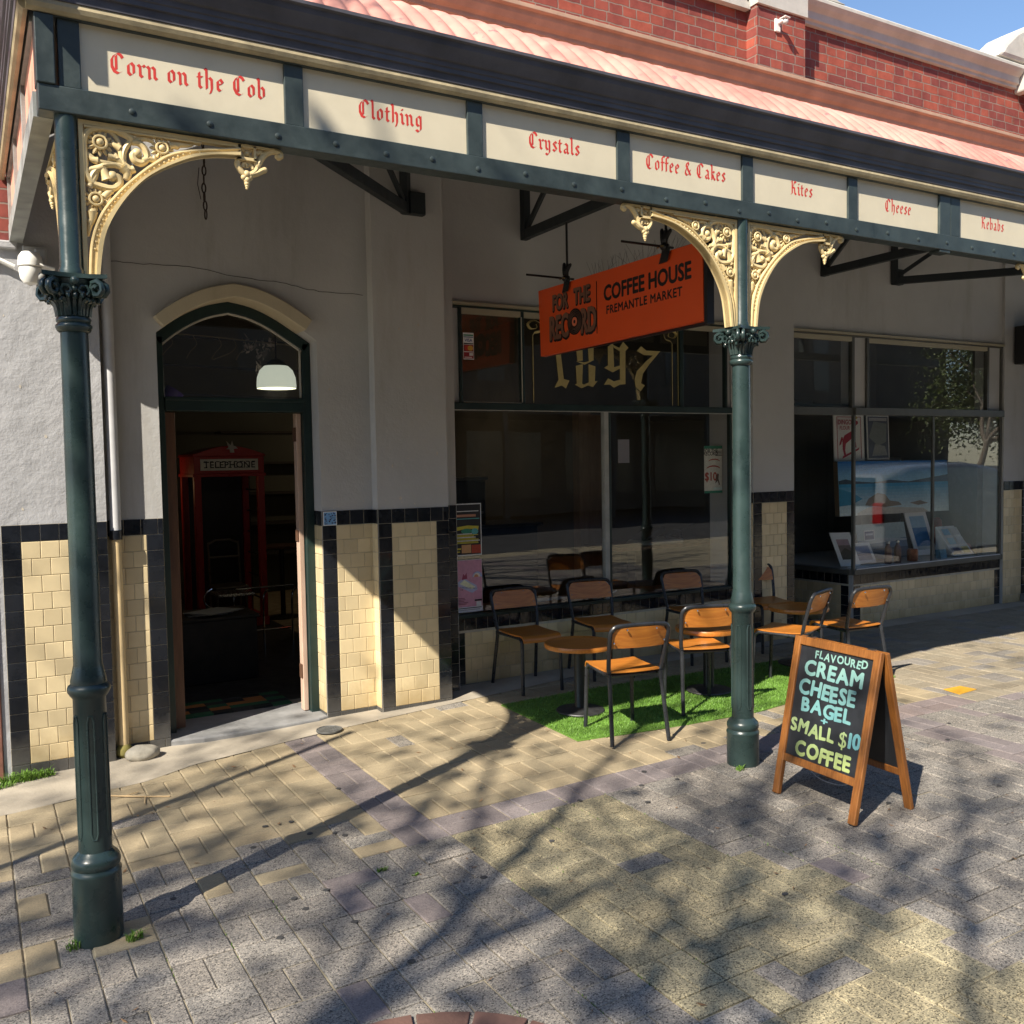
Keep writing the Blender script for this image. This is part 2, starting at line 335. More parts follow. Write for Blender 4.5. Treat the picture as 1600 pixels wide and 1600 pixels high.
def smooth_path(pts, k=4):
    pts = [Vector(p) for p in pts]; out = []
    for i in range(len(pts)-1):
        p0 = pts[max(i-1, 0)]; p1 = pts[i]; p2 = pts[i+1]; p3 = pts[min(i+2, len(pts)-1)]
        for j in range(k):
            t = j/k; out.append(.5*((2*p1)+(p2-p0)*t+(2*p0-5*p1+4*p2-p3)*t*t+(3*p1-p0-3*p2+p3)*t*t*t))
    out.append(pts[-1]); return out

# ------------------------------------------------------------------ lettering
GL = {
 'i': ([[(0, .88), (.14, .74), (.14, .18), (.28, .04)], [(.12, 1.22), (.19, 1.15)]], .42),
 'n': ([[(0, .88), (.14, .74), (.14, .08), (.2, .02)], [(.14, .7), (.34, .9), (.5, .74), (.5, .18), (.64, .04)]], .78),
 'r': ([[(0, .88), (.14, .74), (.14, .18), (.28, .04)], [(.16, .72), (.34, .9), (.46, .78)]], .56),
 'o': ([[(.12, .74), (.12, .2), (.28, .05)], [(.12, .74), (.3, .92), (.48, .74), (.48, .22), (.28, .05)]], .70),
 'e': ([[(.12, .74), (.12, .2), (.28, .05), (.46, .2)], [(.12, .74), (.3, .92), (.48, .70), (.42, .58), (.12, .50)]], .64),
 't': ([[(.14, 1.15), (.14, .18), (.28, .04), (.38, .14)], [(0, .84), (.36, .84)]], .48),
 'h': ([[(.02, 1.5), (.14, 1.4), (.14, .06)], [(.14, .7), (.34, .9), (.5, .74), (.5, .1), (.38, -.25)]], .74),
 'l': ([[(.02, 1.5), (.14, 1.4), (.14, .18), (.28, .04)]], .42),
 'b': ([[(.02, 1.5), (.12, 1.4), (.12, .2), (.28, .05)], [(.12, .72), (.32, .9), (.48, .74), (.48, .22), (.28, .05)]], .70),
 'g': ([[(.12, .74), (.12, .24), (.28, .1), (.46, .24)], [(.12, .74), (.3, .92), (.46, .78)], [(.48, .9), (.48, -.15), (.28, -.36), (.06, -.22)]], .70),
 'y': ([[(0, .88), (.12, .76), (.12, .24), (.28, .08), (.48, .24)], [(.36, .92), (.48, .78), (.48, -.1), (.28, -.38), (.08, -.25)]], .70),
 's': ([[(.46, .78), (.28, .92), (.12, .74), (.46, .28), (.28, .05), (.08, .2)]], .60),
 'a': ([[(.06, .78), (.24, .92), (.44, .76), (.44, .18), (.56, .04)], [(.44, .5), (.12, .36), (.12, .18), (.26, .05), (.44, .2)]], .72),
 'f': ([[(.42, 1.34), (.28, 1.46), (.14, 1.3), (.14, .04)], [(0, .84), (.38, .84)]], .46),
 'k': ([[(.02, 1.5), (.14, 1.4), (.14, .04)], [(.14, .62), (.34, .9), (.44, .76), (.2, .52)], [(.24, .52), (.4, .18), (.54, .04)]], .64),
 'C': ([[(.75, 1.3), (.55, 1.42), (.3, 1.25), (.14, .95), (.14, .45), (.3, .12), (.55, .02), (.8, .2)], [(.42, 1.24), (.42, .24)], [(.75, 1.3), (.86, 1.12)]], 1.0),
 'K': ([[(.05, 1.3), (.25, 1.42), (.25, .1), (.06, .02)], [(.25, .75), (.52, 1.1), (.6, 1.42), (.8, 1.28)], [(.3, .78), (.58, .7), (.64, .2), (.82, .04)]], .98),
 '&': ([[(.78, .1), (.25, .95), (.3, 1.2), (.45, 1.3), (.55, 1.1), (.2, .55), (.12, .25), (.3, .03), (.55, .15), (.75, .6)]], .95),
 '1': ([[(.02, 1.2), (.25, 1.4)], [(.25, 1.42), (.25, .15)], [(-.04, .0), (.12, .14), (.3, .0), (.52, .14)]], .66),
 '8': ([[(.13, 1.25), (.13, .95), (.55, .55), (.55, .2)], [(.55, 1.25), (.55, .95), (.13, .55), (.13, .2)], [(.13, 1.25), (.35, 1.42), (.6, 1.28)], [(.02, .06), (.2, .18), (.38, .0), (.66, .14)]], .80),
 '9': ([[(.12, 1.2), (.12, .85), (.34, .62), (.56, .82)], [(.12, 1.2), (.34, 1.4), (.54, 1.28), (.68, 1.42)], [(.56, 1.3), (.56, .2)], [(-.02, .06), (.18, .2), (.38, .0), (.6, .18)]], .80),
 '7': ([[(.0, 1.3), (.15, 1.12), (.42, 1.2), (.72, 1.38)], [(.72, 1.38), (.36, .78), (.18, .35), (.3, .02)]], .76),
 ' ': ([], .45)}
def blackletter(mb, txt, o, u, v, n, size, nib=.24, ang=40, centre=True, spread=1.0):
    """broad-nib strokes: each polyline is swept with a slanted pen edge; n lifts the paint off the board"""
    o, u, v, n = map(Vector, (o, u, v, n)); tot = sum(GL[c][1]*spread for c in txt); x = -tot/2 if centre else 0; k = 0
    hx, hy = .5*nib*math.cos(R(ang)), .5*nib*math.sin(R(ang))
    for ch in txt:
        for st in GL[ch][0]:
            for a, b in zip(st[:-1], st[1:]):
                if abs((b[0]-a[0])*hy-(b[1]-a[1])*hx) < 1e-3: b = (b[0]+.01, b[1]-.01)
                q = [(a[0]-hx, a[1]-hy), (a[0]+hx, a[1]+hy), (b[0]+hx, b[1]+hy), (b[0]-hx, b[1]-hy)]; k += 1
                mb.add([o+u*((x+p)*size)+v*(w*size)+n*(.0005+.000005*k) for p, w in q], [(0, 1, 2, 3)])
        x += GL[ch][1]*spread
    return mb
def text(mb, txt, o, u, v, n, size, bold=0., width=1.0, align='CENTER', depth=.0, tone=None, space=1.0):
    """sign lettering; weight is added by stamping the letters round a small circle, like a fat round brush"""
    cu = bpy.data.curves.new('tmp', 'FONT'); cu.body = txt; cu.size = size; cu.align_x = align; cu.space_character = space
    cu.resolution_u = 3
    ob = bpy.data.objects.new('tmp', cu); COL.objects.link(ob); dg = bpy.context.evaluated_depsgraph_get(); dg.update()
    me = ob.evaluated_get(dg).to_mesh(); o, u, v, n = map(Vector, (o, u, v, n)); r = bold*size; K = 8 if r > .0004 else 0
    for k in range(K+1):
        dx, dy = (r*math.cos(2*math.pi*k/K), r*math.sin(2*math.pi*k/K)) if k < K else (0, 0)
        mb.add([o+u*(p.co.x*width+dx)+v*(p.co.y+dy)+n*(.0006+.00002*k) for p in me.vertices], [tuple(p.vertices) for p in me.polygons], tone)
    bpy.data.objects.remove(ob); bpy.data.curves.remove(cu); return mb
# ================================================================== GROUND
mb = MB()
for (x0, x1, y0, y1) in ((-40, -4, -9, 8), (-4, 14, -9, 8), (14, 60, -9, 8)):
    nx = 24; ny = 4
    vs = [(x0+(x1-x0)*i/nx, y0+(y1-y0)*j/ny, gz(x0+(x1-x0)*i/nx)-.0075) for j in range(ny+1) for i in range(nx+1)]
    mb.add(vs, [(j*(nx+1)+i, j*(nx+1)+i+1, (j+1)*(nx+1)+i+1, (j+1)*(nx+1)+i) for j in range(ny) for i in range(nx)])
struct(mb, 'ground', SAND)
mb = MB().box(-150, 150, -160, -9.15, -.5, -.13); struct(mb, 'road', ASPH)
mb = MB().box(-40, 60, -9.15, -8.95, -.4, .02); struct(mb, 'kerb', CONC, bevel=.015)

def zone(x, y):
    """paving colour by place: cream by the shop, purple bands, yellow strip, grey at the street side"""
    h = rnd.random()
    cream = (.425, .345, .222, .22); grey = (.315, .287, .252, .95); purple = (.275, .235, .228, .40); yel = (.405, .35, .225, .95)
    if y > -2.24:
        if 1.755 < x < 1.99: c = purple
        elif y < -2.0 and x > 1.755: c = purple if x < 4.4 else (.31, .25, .235, .4)
        elif x < 1.755 and y < -1.55-.28*(x-.8) and h < .8-(y+2.24)*.5: c = grey if y < -1.85 or h < .25 else cream
        elif h < .03: c = grey
        else: c = cream
        if x > 6.2: c = (.375, .32, .235, .4) if h > .2 else (.32, .29, .255, .5)
    else:
        if 1.99 < x < 2.93 or (x < 3.1 and y < -3.3 and x > 1.99): c = yel if h > .08 else grey
        elif x < .82 and y > -2.5: c = cream if h < .45 else grey
        elif 5.2 < x < 5.45 or 7.9 < x < 8.1: c = purple
        else: c = grey if h > .04 else purple
    k = .80*(1+.12*(rnd.random()-.5)); w = .03*(rnd.random()-.5)
    return (c[0]*k*(1+w), c[1]*k, c[2]*k*(1-w), c[3])
mb = MB(); S = .234; ch = .005; gap = .0018
def paver(x0, x1, y0, y1):
    cx, cy = (x0+x1)/2, (y0+y1)/2
    ang = rnd.gauss(0, .006); dz = rnd.gauss(0, .0014)+(.006*mnoise.noise(Vector((cx*1.1, cy*1.1, 0))) if cy < -1.7 and (cx-.386)**2+(cy+2.32)**2 > .3 else 0); tx, ty = rnd.gauss(0, .005), rnd.gauss(0, .005)
    hx, hy = (x1-x0)/2-gap-abs(rnd.gauss(0, .0008)), (y1-y0)/2-gap-abs(rnd.gauss(0, .0008)); ca, sa = math.cos(ang), math.sin(ang); vs = []
    for k, (ins, z) in enumerate(((0, -.011), (0, -ch*.75), (ch, 0))):
        for sx, sy in ((-1, -1), (1, -1), (1, 1), (-1, 1)):
            a, b = sx*(hx-ins), sy*(hy-ins); X, Y = cx+a*ca-b*sa, cy+a*sa+b*ca
            vs.append((X, Y, gz(X)+z+dz+(tx*a+ty*b)))
    fs = [(8, 9, 10, 11)]
    for r in (0, 1): fs += [(r*4+i, r*4+(i+1) % 4, r*4+4+(i+1) % 4, r*4+4+i) for i in range(4)]
    mb.add(vs, fs, zone(cx, cy))
i0 = -14
for i in range(i0, 62):
    x0 = .585+S*i
    for j in range(-26, 10):
        y0 = -2.005+.2405*j
        if y0 > .05: continue
        if x0 > 9.5 and y0 < -5: continue
        if (i+j) % 2 == 0:
            paver(x0, x0+S/2, y0, y0+.2405); paver(x0+S/2, x0+S, y0, y0+.2405)
        else:
            paver(x0, x0+S, y0, y0+.12025); paver(x0, x0+S, y0+.12025, y0+.2405)
# the round brick-edged tree surround whose rim shows at the very bottom
struct(mb, 'pavement', PAVER, tones=True, recalc=False)
mb = MB(); CX, CY, RAD = 1.02, -4.12, .63
for k in range(20):
    a0, a1 = R(18*k+.7), R(18*k+17.3); P = []
    for r, a in ((RAD-.12, a0), (RAD, a0), (RAD, (a0+a1)/2), (RAD, a1), (RAD-.12, a1)): P.append((CX+r*math.cos(a), CY+r*math.sin(a)))
    mb.prism(P, (0, 0, gz(CX)-.01), (1, 0, 0), (0, 1, 0), (0, 0, .027+.001*(k % 3)))
struct(mb, 'brick_edging', M('brown_brick_edging', (.16, .085, .065), .8, 0, .2, 20, .5, 80, island=.3), bevel=.004)
# concrete apron along the wall foot and the worn slate step
ap = [(-3, -.62), (.15, -.60), (.85, -.50), (1.15, -.36), (2.15, -.185), (3.1, -.085), (3.3, -.07), (4.2, .02), (6.3, .06), (12.6, .08)]
mb = MB()
for (xa, ya), (xb, yb) in zip(ap[:-1], ap[1:]):
    n = 4
    for q in range(n):
        xs = [xa+(xb-xa)*t for t in (q/n, (q+1)/n)]; ys = [ya+(yb-ya)*t for t in (q/n, (q+1)/n)]
        mb.add([(xs[0], ys[0], gz(xs[0])+.003), (xs[1], ys[1], gz(xs[1])+.003), (xs[1], .7, gz(xs[1])+.03), (xs[0], .7, gz(xs[0])+.03)], [(0, 1, 2, 3)])
struct(mb, 'concrete_strip', CONC)
mb = MB(); pts = []
poly = [(1.08, .10), (1.08, .58), (2.19, .58), (2.19, .10), (2.1, .06), (1.9, .05), (1.6, .03), (1.3, .04)]
mb.prism(poly, (0, 0, -.05), (1, 0, 0), (0, 1, 0), (0, 0, .085)); struct(mb, 'door_step', BLUESTONE, bevel=.012)

# ================================================================== SHOP BUILDING
SHOP = thing('shop_building', 'old market shop building with grey rendered walls, cream and black tiles and red brick parapet', 'building', (1.6, .3, 0))
T = .1035
def part(mb, name, mat, parent=None, label=None, **k):
    o = mb.build(name, mat, parent or SHOP, **k)
    if label: o['label'] = label
    return o
TH = .30
# --- wall skin. pieces butt against one another
rough = MB().box(-3.2, .13, 0, TH, 1.75, 3.14).box(.13, .75, 0, TH, -.1, 3.14).box(.30, .75, 0, TH, 3.14, 5.06)
part(rough, 'wall', STUC_ROUGH, label='sunlit rough pale grey rendered pier at the left')
w = MB()
w.box(.75, 1.10, .10, .42, -.1, 2.70)                                            # left of the door
w.box(2.17, 2.555, .10, .42, -.1, 2.70)                                          # right of the door
# over the door: outline with the pointed arch cut out
a_l = [(1.10, 2.70), (1.19, 2.775), (1.31, 2.855), (1.45, 2.92), (1.60, 2.958)]
a_r = [(1.75, 2.93), (1.90, 2.868), (2.04, 2.785), (2.17, 2.70)]
arch = a_l+a_r
w.prism([(.75, 2.70)]+arch+[(2.555, 2.70), (2.555, 5.06), (.75, 5.06)], (0, .10, 0), (1, 0, 0), (0, 0, 1), (0, .32, 0))
w.box(2.555, 3.12, 0, .42, -.1, 5.06)                                            # pilaster
w.box(3.12, 3.29, .20, .50, -.1, 5.06)
w.box(3.29, 6.25, .30, .50, 3.075, 5.06).box(3.29, 3.395, .318, .45, 2.30, 3.04)  # above the cafe window, infill
w.box(6.195, 6.25, .318, .45, 2.30, 3.04)
w.box(3.29, 6.25, .306, .50, -.1, .60)
w.box(6.25, 6.43, .30, .60, -.1, 5.06)
w.box(6.43, 6.97, .20, .60, -.1, 5.06)
w.box(6.97, 10.47, .30, .50, 3.075, 5.06)
w.box(7.945, 8.13, .315, .47, 2.33, 3.045).box(10.215, 10.47, .315, .47, 2.33, 3.045)
w.box(7.94, 10.47, .306, .50, -.1, .60)
w.box(10.47, 11.6, .27, .60, -.1, 5.06)
w.box(11.6, 15, .20, .60, -.1, 5.06)
part(w, 'wall', STUC)
# brick upper walls, cornice, coping
b = MB().box(-3.2, .30, .004, TH, 3.18, 6.6).box(.30, 6.2, .03, .4, 5.26, 5.80).box(6.80, 10.45, .03, .4, 5.26, 5.84).box(10.45, 12.2, -.06, .4, 5.26, 5.84).box(12.2, 16, .03, .4, 5.26, 5.84)
b.box(6.2, 6.80, -.10, .4, 5.26, 5.82)
part(b, 'brick_parapet', BRICK)
prof = [(.03, 5.05), (-.05, 5.05), (-.05, 5.09), (-.07, 5.10), (-.07, 5.13), (-.10, 5.15), (-.125, 5.19), (-.13, 5.225), (-.16, 5.23), (-.16, 5.262), (.03, 5.285)]
part(MB().prism(prof, (.30, 0, 0), (0, 1, 0), (0, 0, 1), (15.4, 0, 0)), 'cornice', CORN, bevel=.003)
# coping on the right hand parapet, raised curved end by the pier, cream panel on the left
cp = [(.03, 5.842), (-.005, 5.845), (-.005, 5.875), (-.03, 5.885), (-.035, 5.95), (-.075, 5.985), (-.10, 6.02), (-.10, 6.05), (-.07, 6.075), (.25, 6.11), (.4, 6.08), (.4, 5.842)]
part(MB().prism(cp, (6.81, 0, 0), (0, 1, 0), (0, 0, 1), (3.4, 0, 0)), 'coping', COPE, bevel=.004)
sw = MB(); A = []; B_ = []
for t in range(13):
    a = R(90*t/12); A.append((6.81, 6.075)) if False else None
    A.append((6.84+.52*(1-math.sin(a)), 6.08+.62*(1-math.cos(a)))); B_.append((6.80, 6.06+.68*(1-math.cos(a))))
sw.strip(A, B_, (0, -.08, 0), (1, 0, 0), (0, 0, 1), (0, .45, 0)); part(sw, 'coping', COPE, label='cream curved end of the parapet sweeping up beside the brick pier')
part(MB().box(6.19, 6.81, -.125, .4, 5.822, 7.2), 'parapet_block', COPE)
fr = MB().box(.30, 6.19, -.03, .4, 5.80, 5.86).box(.30, 6.19, .02, .4, 5.86, 7.2)
for k in range(4):
    xa = .75+1.42*k; P = arc(xa+.15, 6.05, .12, 180, 270, 6)+arc(xa+1.05, 6.05, .12, 270, 360, 6)
    O = [(x, 5.862+.02*0) for x, _ in P]
    fr.strip(P, [(xa+.03+(1.17-.06)*i/(len(P)-1)*1.0, 5.861) for i in range(len(P))], (0, -.03, 0), (1, 0, 0), (0, 0, 1), (0, .05, 0))
part(fr, 'parapet_panel', COPE)
# scrolled stone ornament at the right hand end
sc = MB(); P = [(9.72, 6.08), (9.85, 6.24), (10.05, 6.40), (10.3, 6.52), (10.6, 6.55), (10.95, 6.45), (11.2, 6.25), (11.25, 6.08)]
sc.prism(P, (0, -.10, 0), (1, 0, 0), (0, 0, 1), (0, .4, 0)); part(sc, 'scroll_ornament', COPE, bevel=.05)
sc = MB().box(10.22, 10.34, -.17, .35, 5.80, 6.30).box(10.34, 12.2, -.13, .35, 5.842, 6.06).box(10.18, 10.42, -.19, .36, 6.30, 6.36)
part(sc, 'parapet_block', COPE, bevel=.02)
part(MB().box(-3.2, .32, -.03, .01, 3.125, 3.175), 'ledge', STUC_ROUGH, bevel=.01)

# --- glazed tile dado: each tile a small bevelled block, running bond in cream, black borders
def tile(mb, o, u, n, x0, x1, z0, z1):
    g, c, d = .0016, .0024, .006; o, u, n = Vector(o), Vector(u), Vector(n)
    if x1-x0 < .012: return
    vs = []
    for ins, dep in ((g, .0), (g, d-.002), (g+c, d)):
        for x, z in ((x0+ins, z0+ins), (x1-ins, z0+ins), (x1-ins, z1-ins), (x0+ins, z1-ins)): vs.append(o+u*x+Vector((0, 0, z))+n*(dep+rnd.random()*.0006))
    fs = [(8, 9, 10, 11)]
    for r in (0, 1): fs += [(r*4+i, r*4+(i+1) % 4, r*4+4+(i+1) % 4, r*4+4+i) for i in range(4)]
    mb.add(vs, fs)
def dado(o, u, n, wdt, left=True, right=True, top=14.5, rows=13, base=.5, shift=0.):
    """a panel of tiling from the floor up, starting at o and running along u"""
    o = Vector(o); u = Vector(u); n = Vector(n); GR = MB(); CR = MB(); BL = MB()
    a = o+n*-.002; GR.add([a+u*0+Vector((0, 0, -.06)), a+u*wdt+Vector((0, 0, -.06)), a+u*wdt+Vector((0, 0, top*T)), a+Vector((0, 0, top*T))], [(0, 1, 2, 3)])
    GR.add([a+n*.004+Vector((0, 0, -.06)), a+n*.004+u*wdt+Vector((0, 0, -.06)), a+n*.004+u*wdt+Vector((0, 0, top*T)), a+n*.004+Vector((0, 0, top*T))], [(0, 1, 2, 3)])
    xl = T if left else 0; xr = wdt-T if right else wdt
    x = 0
    while x < wdt-.001: tile(BL, o, u, n, x, min(x+T, wdt), (top-1)*T, top*T); x += T
    x = 0
    while x < wdt-.001: tile(BL, o, u, n, x, min(x+T, wdt), -.03, base*T); x += T
    for r in range(rows):
        z0 = (base+r)*T; z1 = z0+T
        if left: tile(BL, o, u, n, 0, T, z0, z1)
        if right: tile(BL, o, u, n, xr, wdt, z0, z1)
        x = xl-(T/2 if (r % 2) else 0)-shift
        while x < xr-.001:
            a_, b_ = max(x, xl), min(x+T, xr)
            if b_ > a_: tile(CR, o, u, n, a_, b_, z0, z1)
            x += T
    dd = part(GR, 'tile_dado', GROUT, recalc=False); part(CR, 'cream_tiles', CT, dd, recalc=False); part(BL, 'black_tiles', BT, dd, recalc=False)
X, NY, NX = (1, 0, 0), (0, -1, 0), (-1, 0, 0)
dado((.168, -.001, 0), X, NY, .582)
dado((.755, .099, 0), X, NY, .345, left=False)
dado((2.172, .099, 0), X, NY, .378, right=False)
dado((2.172, .40, 0), (0, -1, 0), NX, .30, left=False, right=False)                # the reveal of the door, lit from the left
dado((2.553, .098, 0), (0, -1, 0), NX, .098, left=False, right=False)              # short return of the pilaster
dado((2.556, -.001, 0), X, NY, .564)
dado((3.121, .199, 0), X, NY, .165, left=False)
dado((3.29, .305, 0), X, NY, 2.955, top=5.72, rows=4, base=.55, left=True, right=False)
dado((6.252, .299, 0), X, NY, .175, left=False, right=False)
dado((6.428, .298, 0), (0, -1, 0), NX, .098, left=False, right=False)
dado((6.431, .199, 0), X, NY, .538)
dado((7.945, .305, 0), X, NY, 2.52, top=5.72, rows=4, base=.55)
dado((10.471, .269, 0), X, NY, .46, left=False, right=True)
dado((10.935, .269, 0), X, NY, .6, left=True, right=True)
dado((7.905, 1.25, 0), (.035, -.945, 0), (-.999, -.037, 0), .945, top=5.72, rows=4, base=.55, left=False, right=True)

# --- pointed door opening: hood mould, frame, fanlight, door leaves
def band(L, d0, d1):
    out = []
    for i, (x, z) in enumerate(L):
        a = L[max(i-1, 0)]; c = L[min(i+1, len(L)-1)]; tx, tz = c[0]-a[0], c[1]-a[1]; k = math.hypot(tx, tz)
        out.append((x-tz/k*d0, z+tx/k*d0, x-tz/k*d1, z+tx/k*d1))
    return [(p[0], p[1]) for p in out], [(p[2], p[3]) for p in out]
fine = [tuple(p)[:2] for p in smooth_path([(x, z, 0) for x, z in a_l], 4)][:-1]+[tuple(p)[:2] for p in smooth_path([(1.60, 2.958, 0)]+[(x, z, 0) for x, z in a_r], 4)]
p0, p1 = band(fine, -.004, .084); p0, p1 = p0[2:-3], p1[2:-3]; hm = MB().strip(p0, p1, (0, .035, 0), (1, 0, 0), (0, 0, 1), (0, .25, 0))
part(hm, 'hood_mould', CREAMR, bevel=.006)
p0, p1 = band(fine, -.075, -.005); DOORF = MB().strip(p0, p1, (0, .25, 0), (1, 0, 0), (0, 0, 1), (0, .09, 0))
DOORF.box(1.102, 1.165, .25, .34, .03, 2.695).box(2.108, 2.168, .25, .34, .03, 2.695).box(1.165, 2.108, .24, .345, 2.205, 2.295).box(1.165, 2.108, .225, .26, 2.275, 2.30)
DF = part(DOORF, 'door_frame', DKGREEN, bevel=.004)
p0, p1 = band(fine, -.088, -.077); part(MB().strip(p0, p1, (0, .262, 0), (1, 0, 0), (0, 0, 1), (0, .02, 0)).box(2.092, 2.102, .262, .28, 2.31, 2.66), 'fanlight_bead', M('pale_bead', (.5, .47, .40), .6), DF)
fan = [(1.166, 2.297)]+[(1.166+.0, 2.68)]+[(x, z) for x, z in band(fine, -.074, -.074)[0][2:-2]]+[(2.107, 2.68), (2.107, 2.297)]
part(MB().prism(fan, (0, .29, 0), (1, 0, 0), (0, 0, 1), (0, .006, 0)), 'fanlight', GLASS, DF)
dl = MB().box(1.166, 1.212, .34, 1.16, .06, 2.20)
for z0, z1 in ((.25, .95), (1.1, 2.05)): dl.box(1.212, 1.222, .44, 1.06, z0, z1)
dl.box(1.152, 1.236, .305, .345, .05, 2.2)
L = part(dl, 'door_leaf', WOODD, label='brown timber door leaf folded open at the left jamb', bevel=.006)
part(MB().lathe([(.0, 0), (.012, .0), (.012, .03), (.03, .045), (.034, .065), (.02, .085), (0, .088)], (1.212, 1.08, 1.0), 16, 'x'), 'door_knob', M('brass', (.45, .33, .13), .3, 1.), L, smooth=True)
dr = MB().box(2.066, 2.104, .30, .37, .04, 2.20); L = part(dr, 'door_jamb', PALEWOOD, label='bare pinkish timber jamb at the right of the doorway', bevel=.005)
for z0, z1 in ((2.0, 2.10), (1.28, 1.36), (.28, .38)): part(MB().box(2.058, 2.066, .303, .36, z0, z1), 'hinge', M('rusty_hinge', (.12, .06, .035), .7, .3), L)

# --- cafe shop window
WX0, WX1 = 3.29, 6.24
fw_ = MB().box(WX0, WX1+.01, .27, .345, 2.245, 2.30).box(WX0-.06, WX1+.01, .285, .33, 3.045, 3.06)
for x0, x1 in ((3.392, 3.415), (3.955, 3.985), (5.625, 5.665), (6.175, 6.197)): fw_.box(x0, x1, .29, .34, 2.30, 3.045)
fw_.box(WX0-.01, WX1+.01, .262, .34, .592, .622).box(WX0, WX0+.02, .29, .34, .622, 2.245).box(WX1-.01, WX1+.01, .29, .34, .622, 2.245).box(4.817, 4.845, .29, .335, .622, 2.245)
CW = part(fw_, 'shop_window', DKGREEN, label='large cafe window with dark green frame and gilt date in its transom', bevel=.003)
GREYF = M('pale_grey_joinery', (.40, .40, .37), .5, 0, .2, 6)
part(MB().box(4.772, 4.816, .285, .335, .622, 2.243).box(WX0, WX1, .268, .272, 2.238, 2.244), 'mullion', GREYF, CW)
part(MB().box(WX0-.06, WX1+.02, .262, .30, 3.062, 3.085).box(3.416, 3.955, .292, .335, 3.0, 3.044).box(3.986, 5.624, .292, .335, 3.0, 3.044).box(5.666, 6.174, .292, .335, 3.0, 3.044), 'head_trim', M('cream_trim', (.40, .36, .26), .6), CW)
for x0, x1, z0, z1 in ((3.31, 4.772, .622, 2.245), (4.845, 6.23, .622, 2.245), (3.415, 3.955, 2.30, 3.0), (3.985, 5.625, 2.30, 3.0), (5.665, 6.175, 2.30, 3.0)):
    part(MB().box(x0, x1, .310, .316, z0, z1), 'pane', GLASS, CW)
part(MB().box(3.955, 3.962, .288, .292, 2.31, 3.0).box(3.42, 3.95, .288, .292, 2.302, 2.308), 'glazing_bead', M('pale_bead2', (.52, .48, .40), .6), CW)
# gilt writing on the transom glass: 1897 between two thin scrolled lines
g = MB(); o_, u_, v_, n_ = (0, .306, 0), Vector((1, 0, 0)), Vector((0, 0, 1)), Vector((0, -1, 0))
DIGITS = [[(4.262, 2.809), (4.302, 2.84), (4.334, 2.837), (4.376, 2.514), (4.431, 2.503), (4.396, 2.435), (4.355, 2.459), (4.283, 2.439), (4.307, 2.482), (4.323, 2.508), (4.29, 2.795)], [(4.502, 2.805), (4.531, 2.827), (4.568, 2.818), (4.571, 2.675), (4.516, 2.669)], [(4.623, 2.821), (4.661, 2.838), (4.685, 2.814), (4.683, 2.681), (4.633, 2.674)], [(4.531, 2.827), (4.586, 2.85), (4.661, 2.838), (4.623, 2.811), (4.586, 2.824), (4.567, 2.813)], [(4.498, 2.668), (4.583, 2.661), (4.69, 2.686), (4.589, 2.641)], [(4.499, 2.629), (4.571, 2.645), (4.562, 2.479), (4.507, 2.473)], [(4.63, 2.647), (4.701, 2.631), (4.693, 2.498), (4.63, 2.488)], [(4.485, 2.47), (4.531, 2.491), (4.58, 2.473), (4.643, 2.499), (4.721, 2.507), (4.673, 2.455), (4.62, 2.467), (4.555, 2.441)], [(4.834, 2.805), (4.891, 2.839), (4.898, 2.628), (4.834, 2.648)], [(4.888, 2.823), (4.958, 2.801), (4.998, 2.855), (5.056, 2.805), (5.023, 2.776), (4.958, 2.773), (4.898, 2.798)], [(4.961, 2.796), (5.023, 2.788), (5.019, 2.488), (4.96, 2.49)], [(4.793, 2.622), (4.847, 2.652), (4.898, 2.63), (4.963, 2.649), (4.962, 2.622), (4.884, 2.586)], [(4.788, 2.478), (4.832, 2.533), (4.896, 2.509), (4.961, 2.526), (5.019, 2.488), (4.96, 2.483), (4.895, 2.455), (4.851, 2.48)], [(5.148, 2.781), (5.195, 2.824), (5.254, 2.79), (5.41, 2.79), (5.286, 2.671), (5.212, 2.586), (5.191, 2.501), (5.233, 2.483), (5.183, 2.43), (5.13, 2.466), (5.121, 2.531), (5.145, 2.605), (5.253, 2.698), (5.324, 2.749), (5.227, 2.749)]]
for k, P in enumerate(DIGITS): g.add([(x, .3055-.00002*k, z) for x, z in P], [tuple(range(len(P)))])
for sx, x in ((1, 4.075), (-1, 5.545)):
    g.bar((x, .304, 2.31), (x, .304, 2.86), .006, .002, (0, 1, 0))
    sp = [(x, .304, 2.86), (x+.02*sx, .304, 2.885), (x+.075*sx, .304, 2.90), (x+.09*sx, .304, 2.95), (x+.02*sx, .304, 2.985), (x-.045*sx, .304, 2.955), (x-.02*sx, .304, 2.915), (x+.04*sx, .304, 2.925), (x+.035*sx, .304, 2.955)]
    g.tube(smooth_path(sp, 4), [.006]*4+[.013]*22+[.009]*7, 6, flat=.2)
g.bar((5.612, .304, 2.31), (5.612, .304, 3.0), .006, .002, (0, 1, 0))
part(g, 'gilt_lettering', GILT, CW, recalc=False)

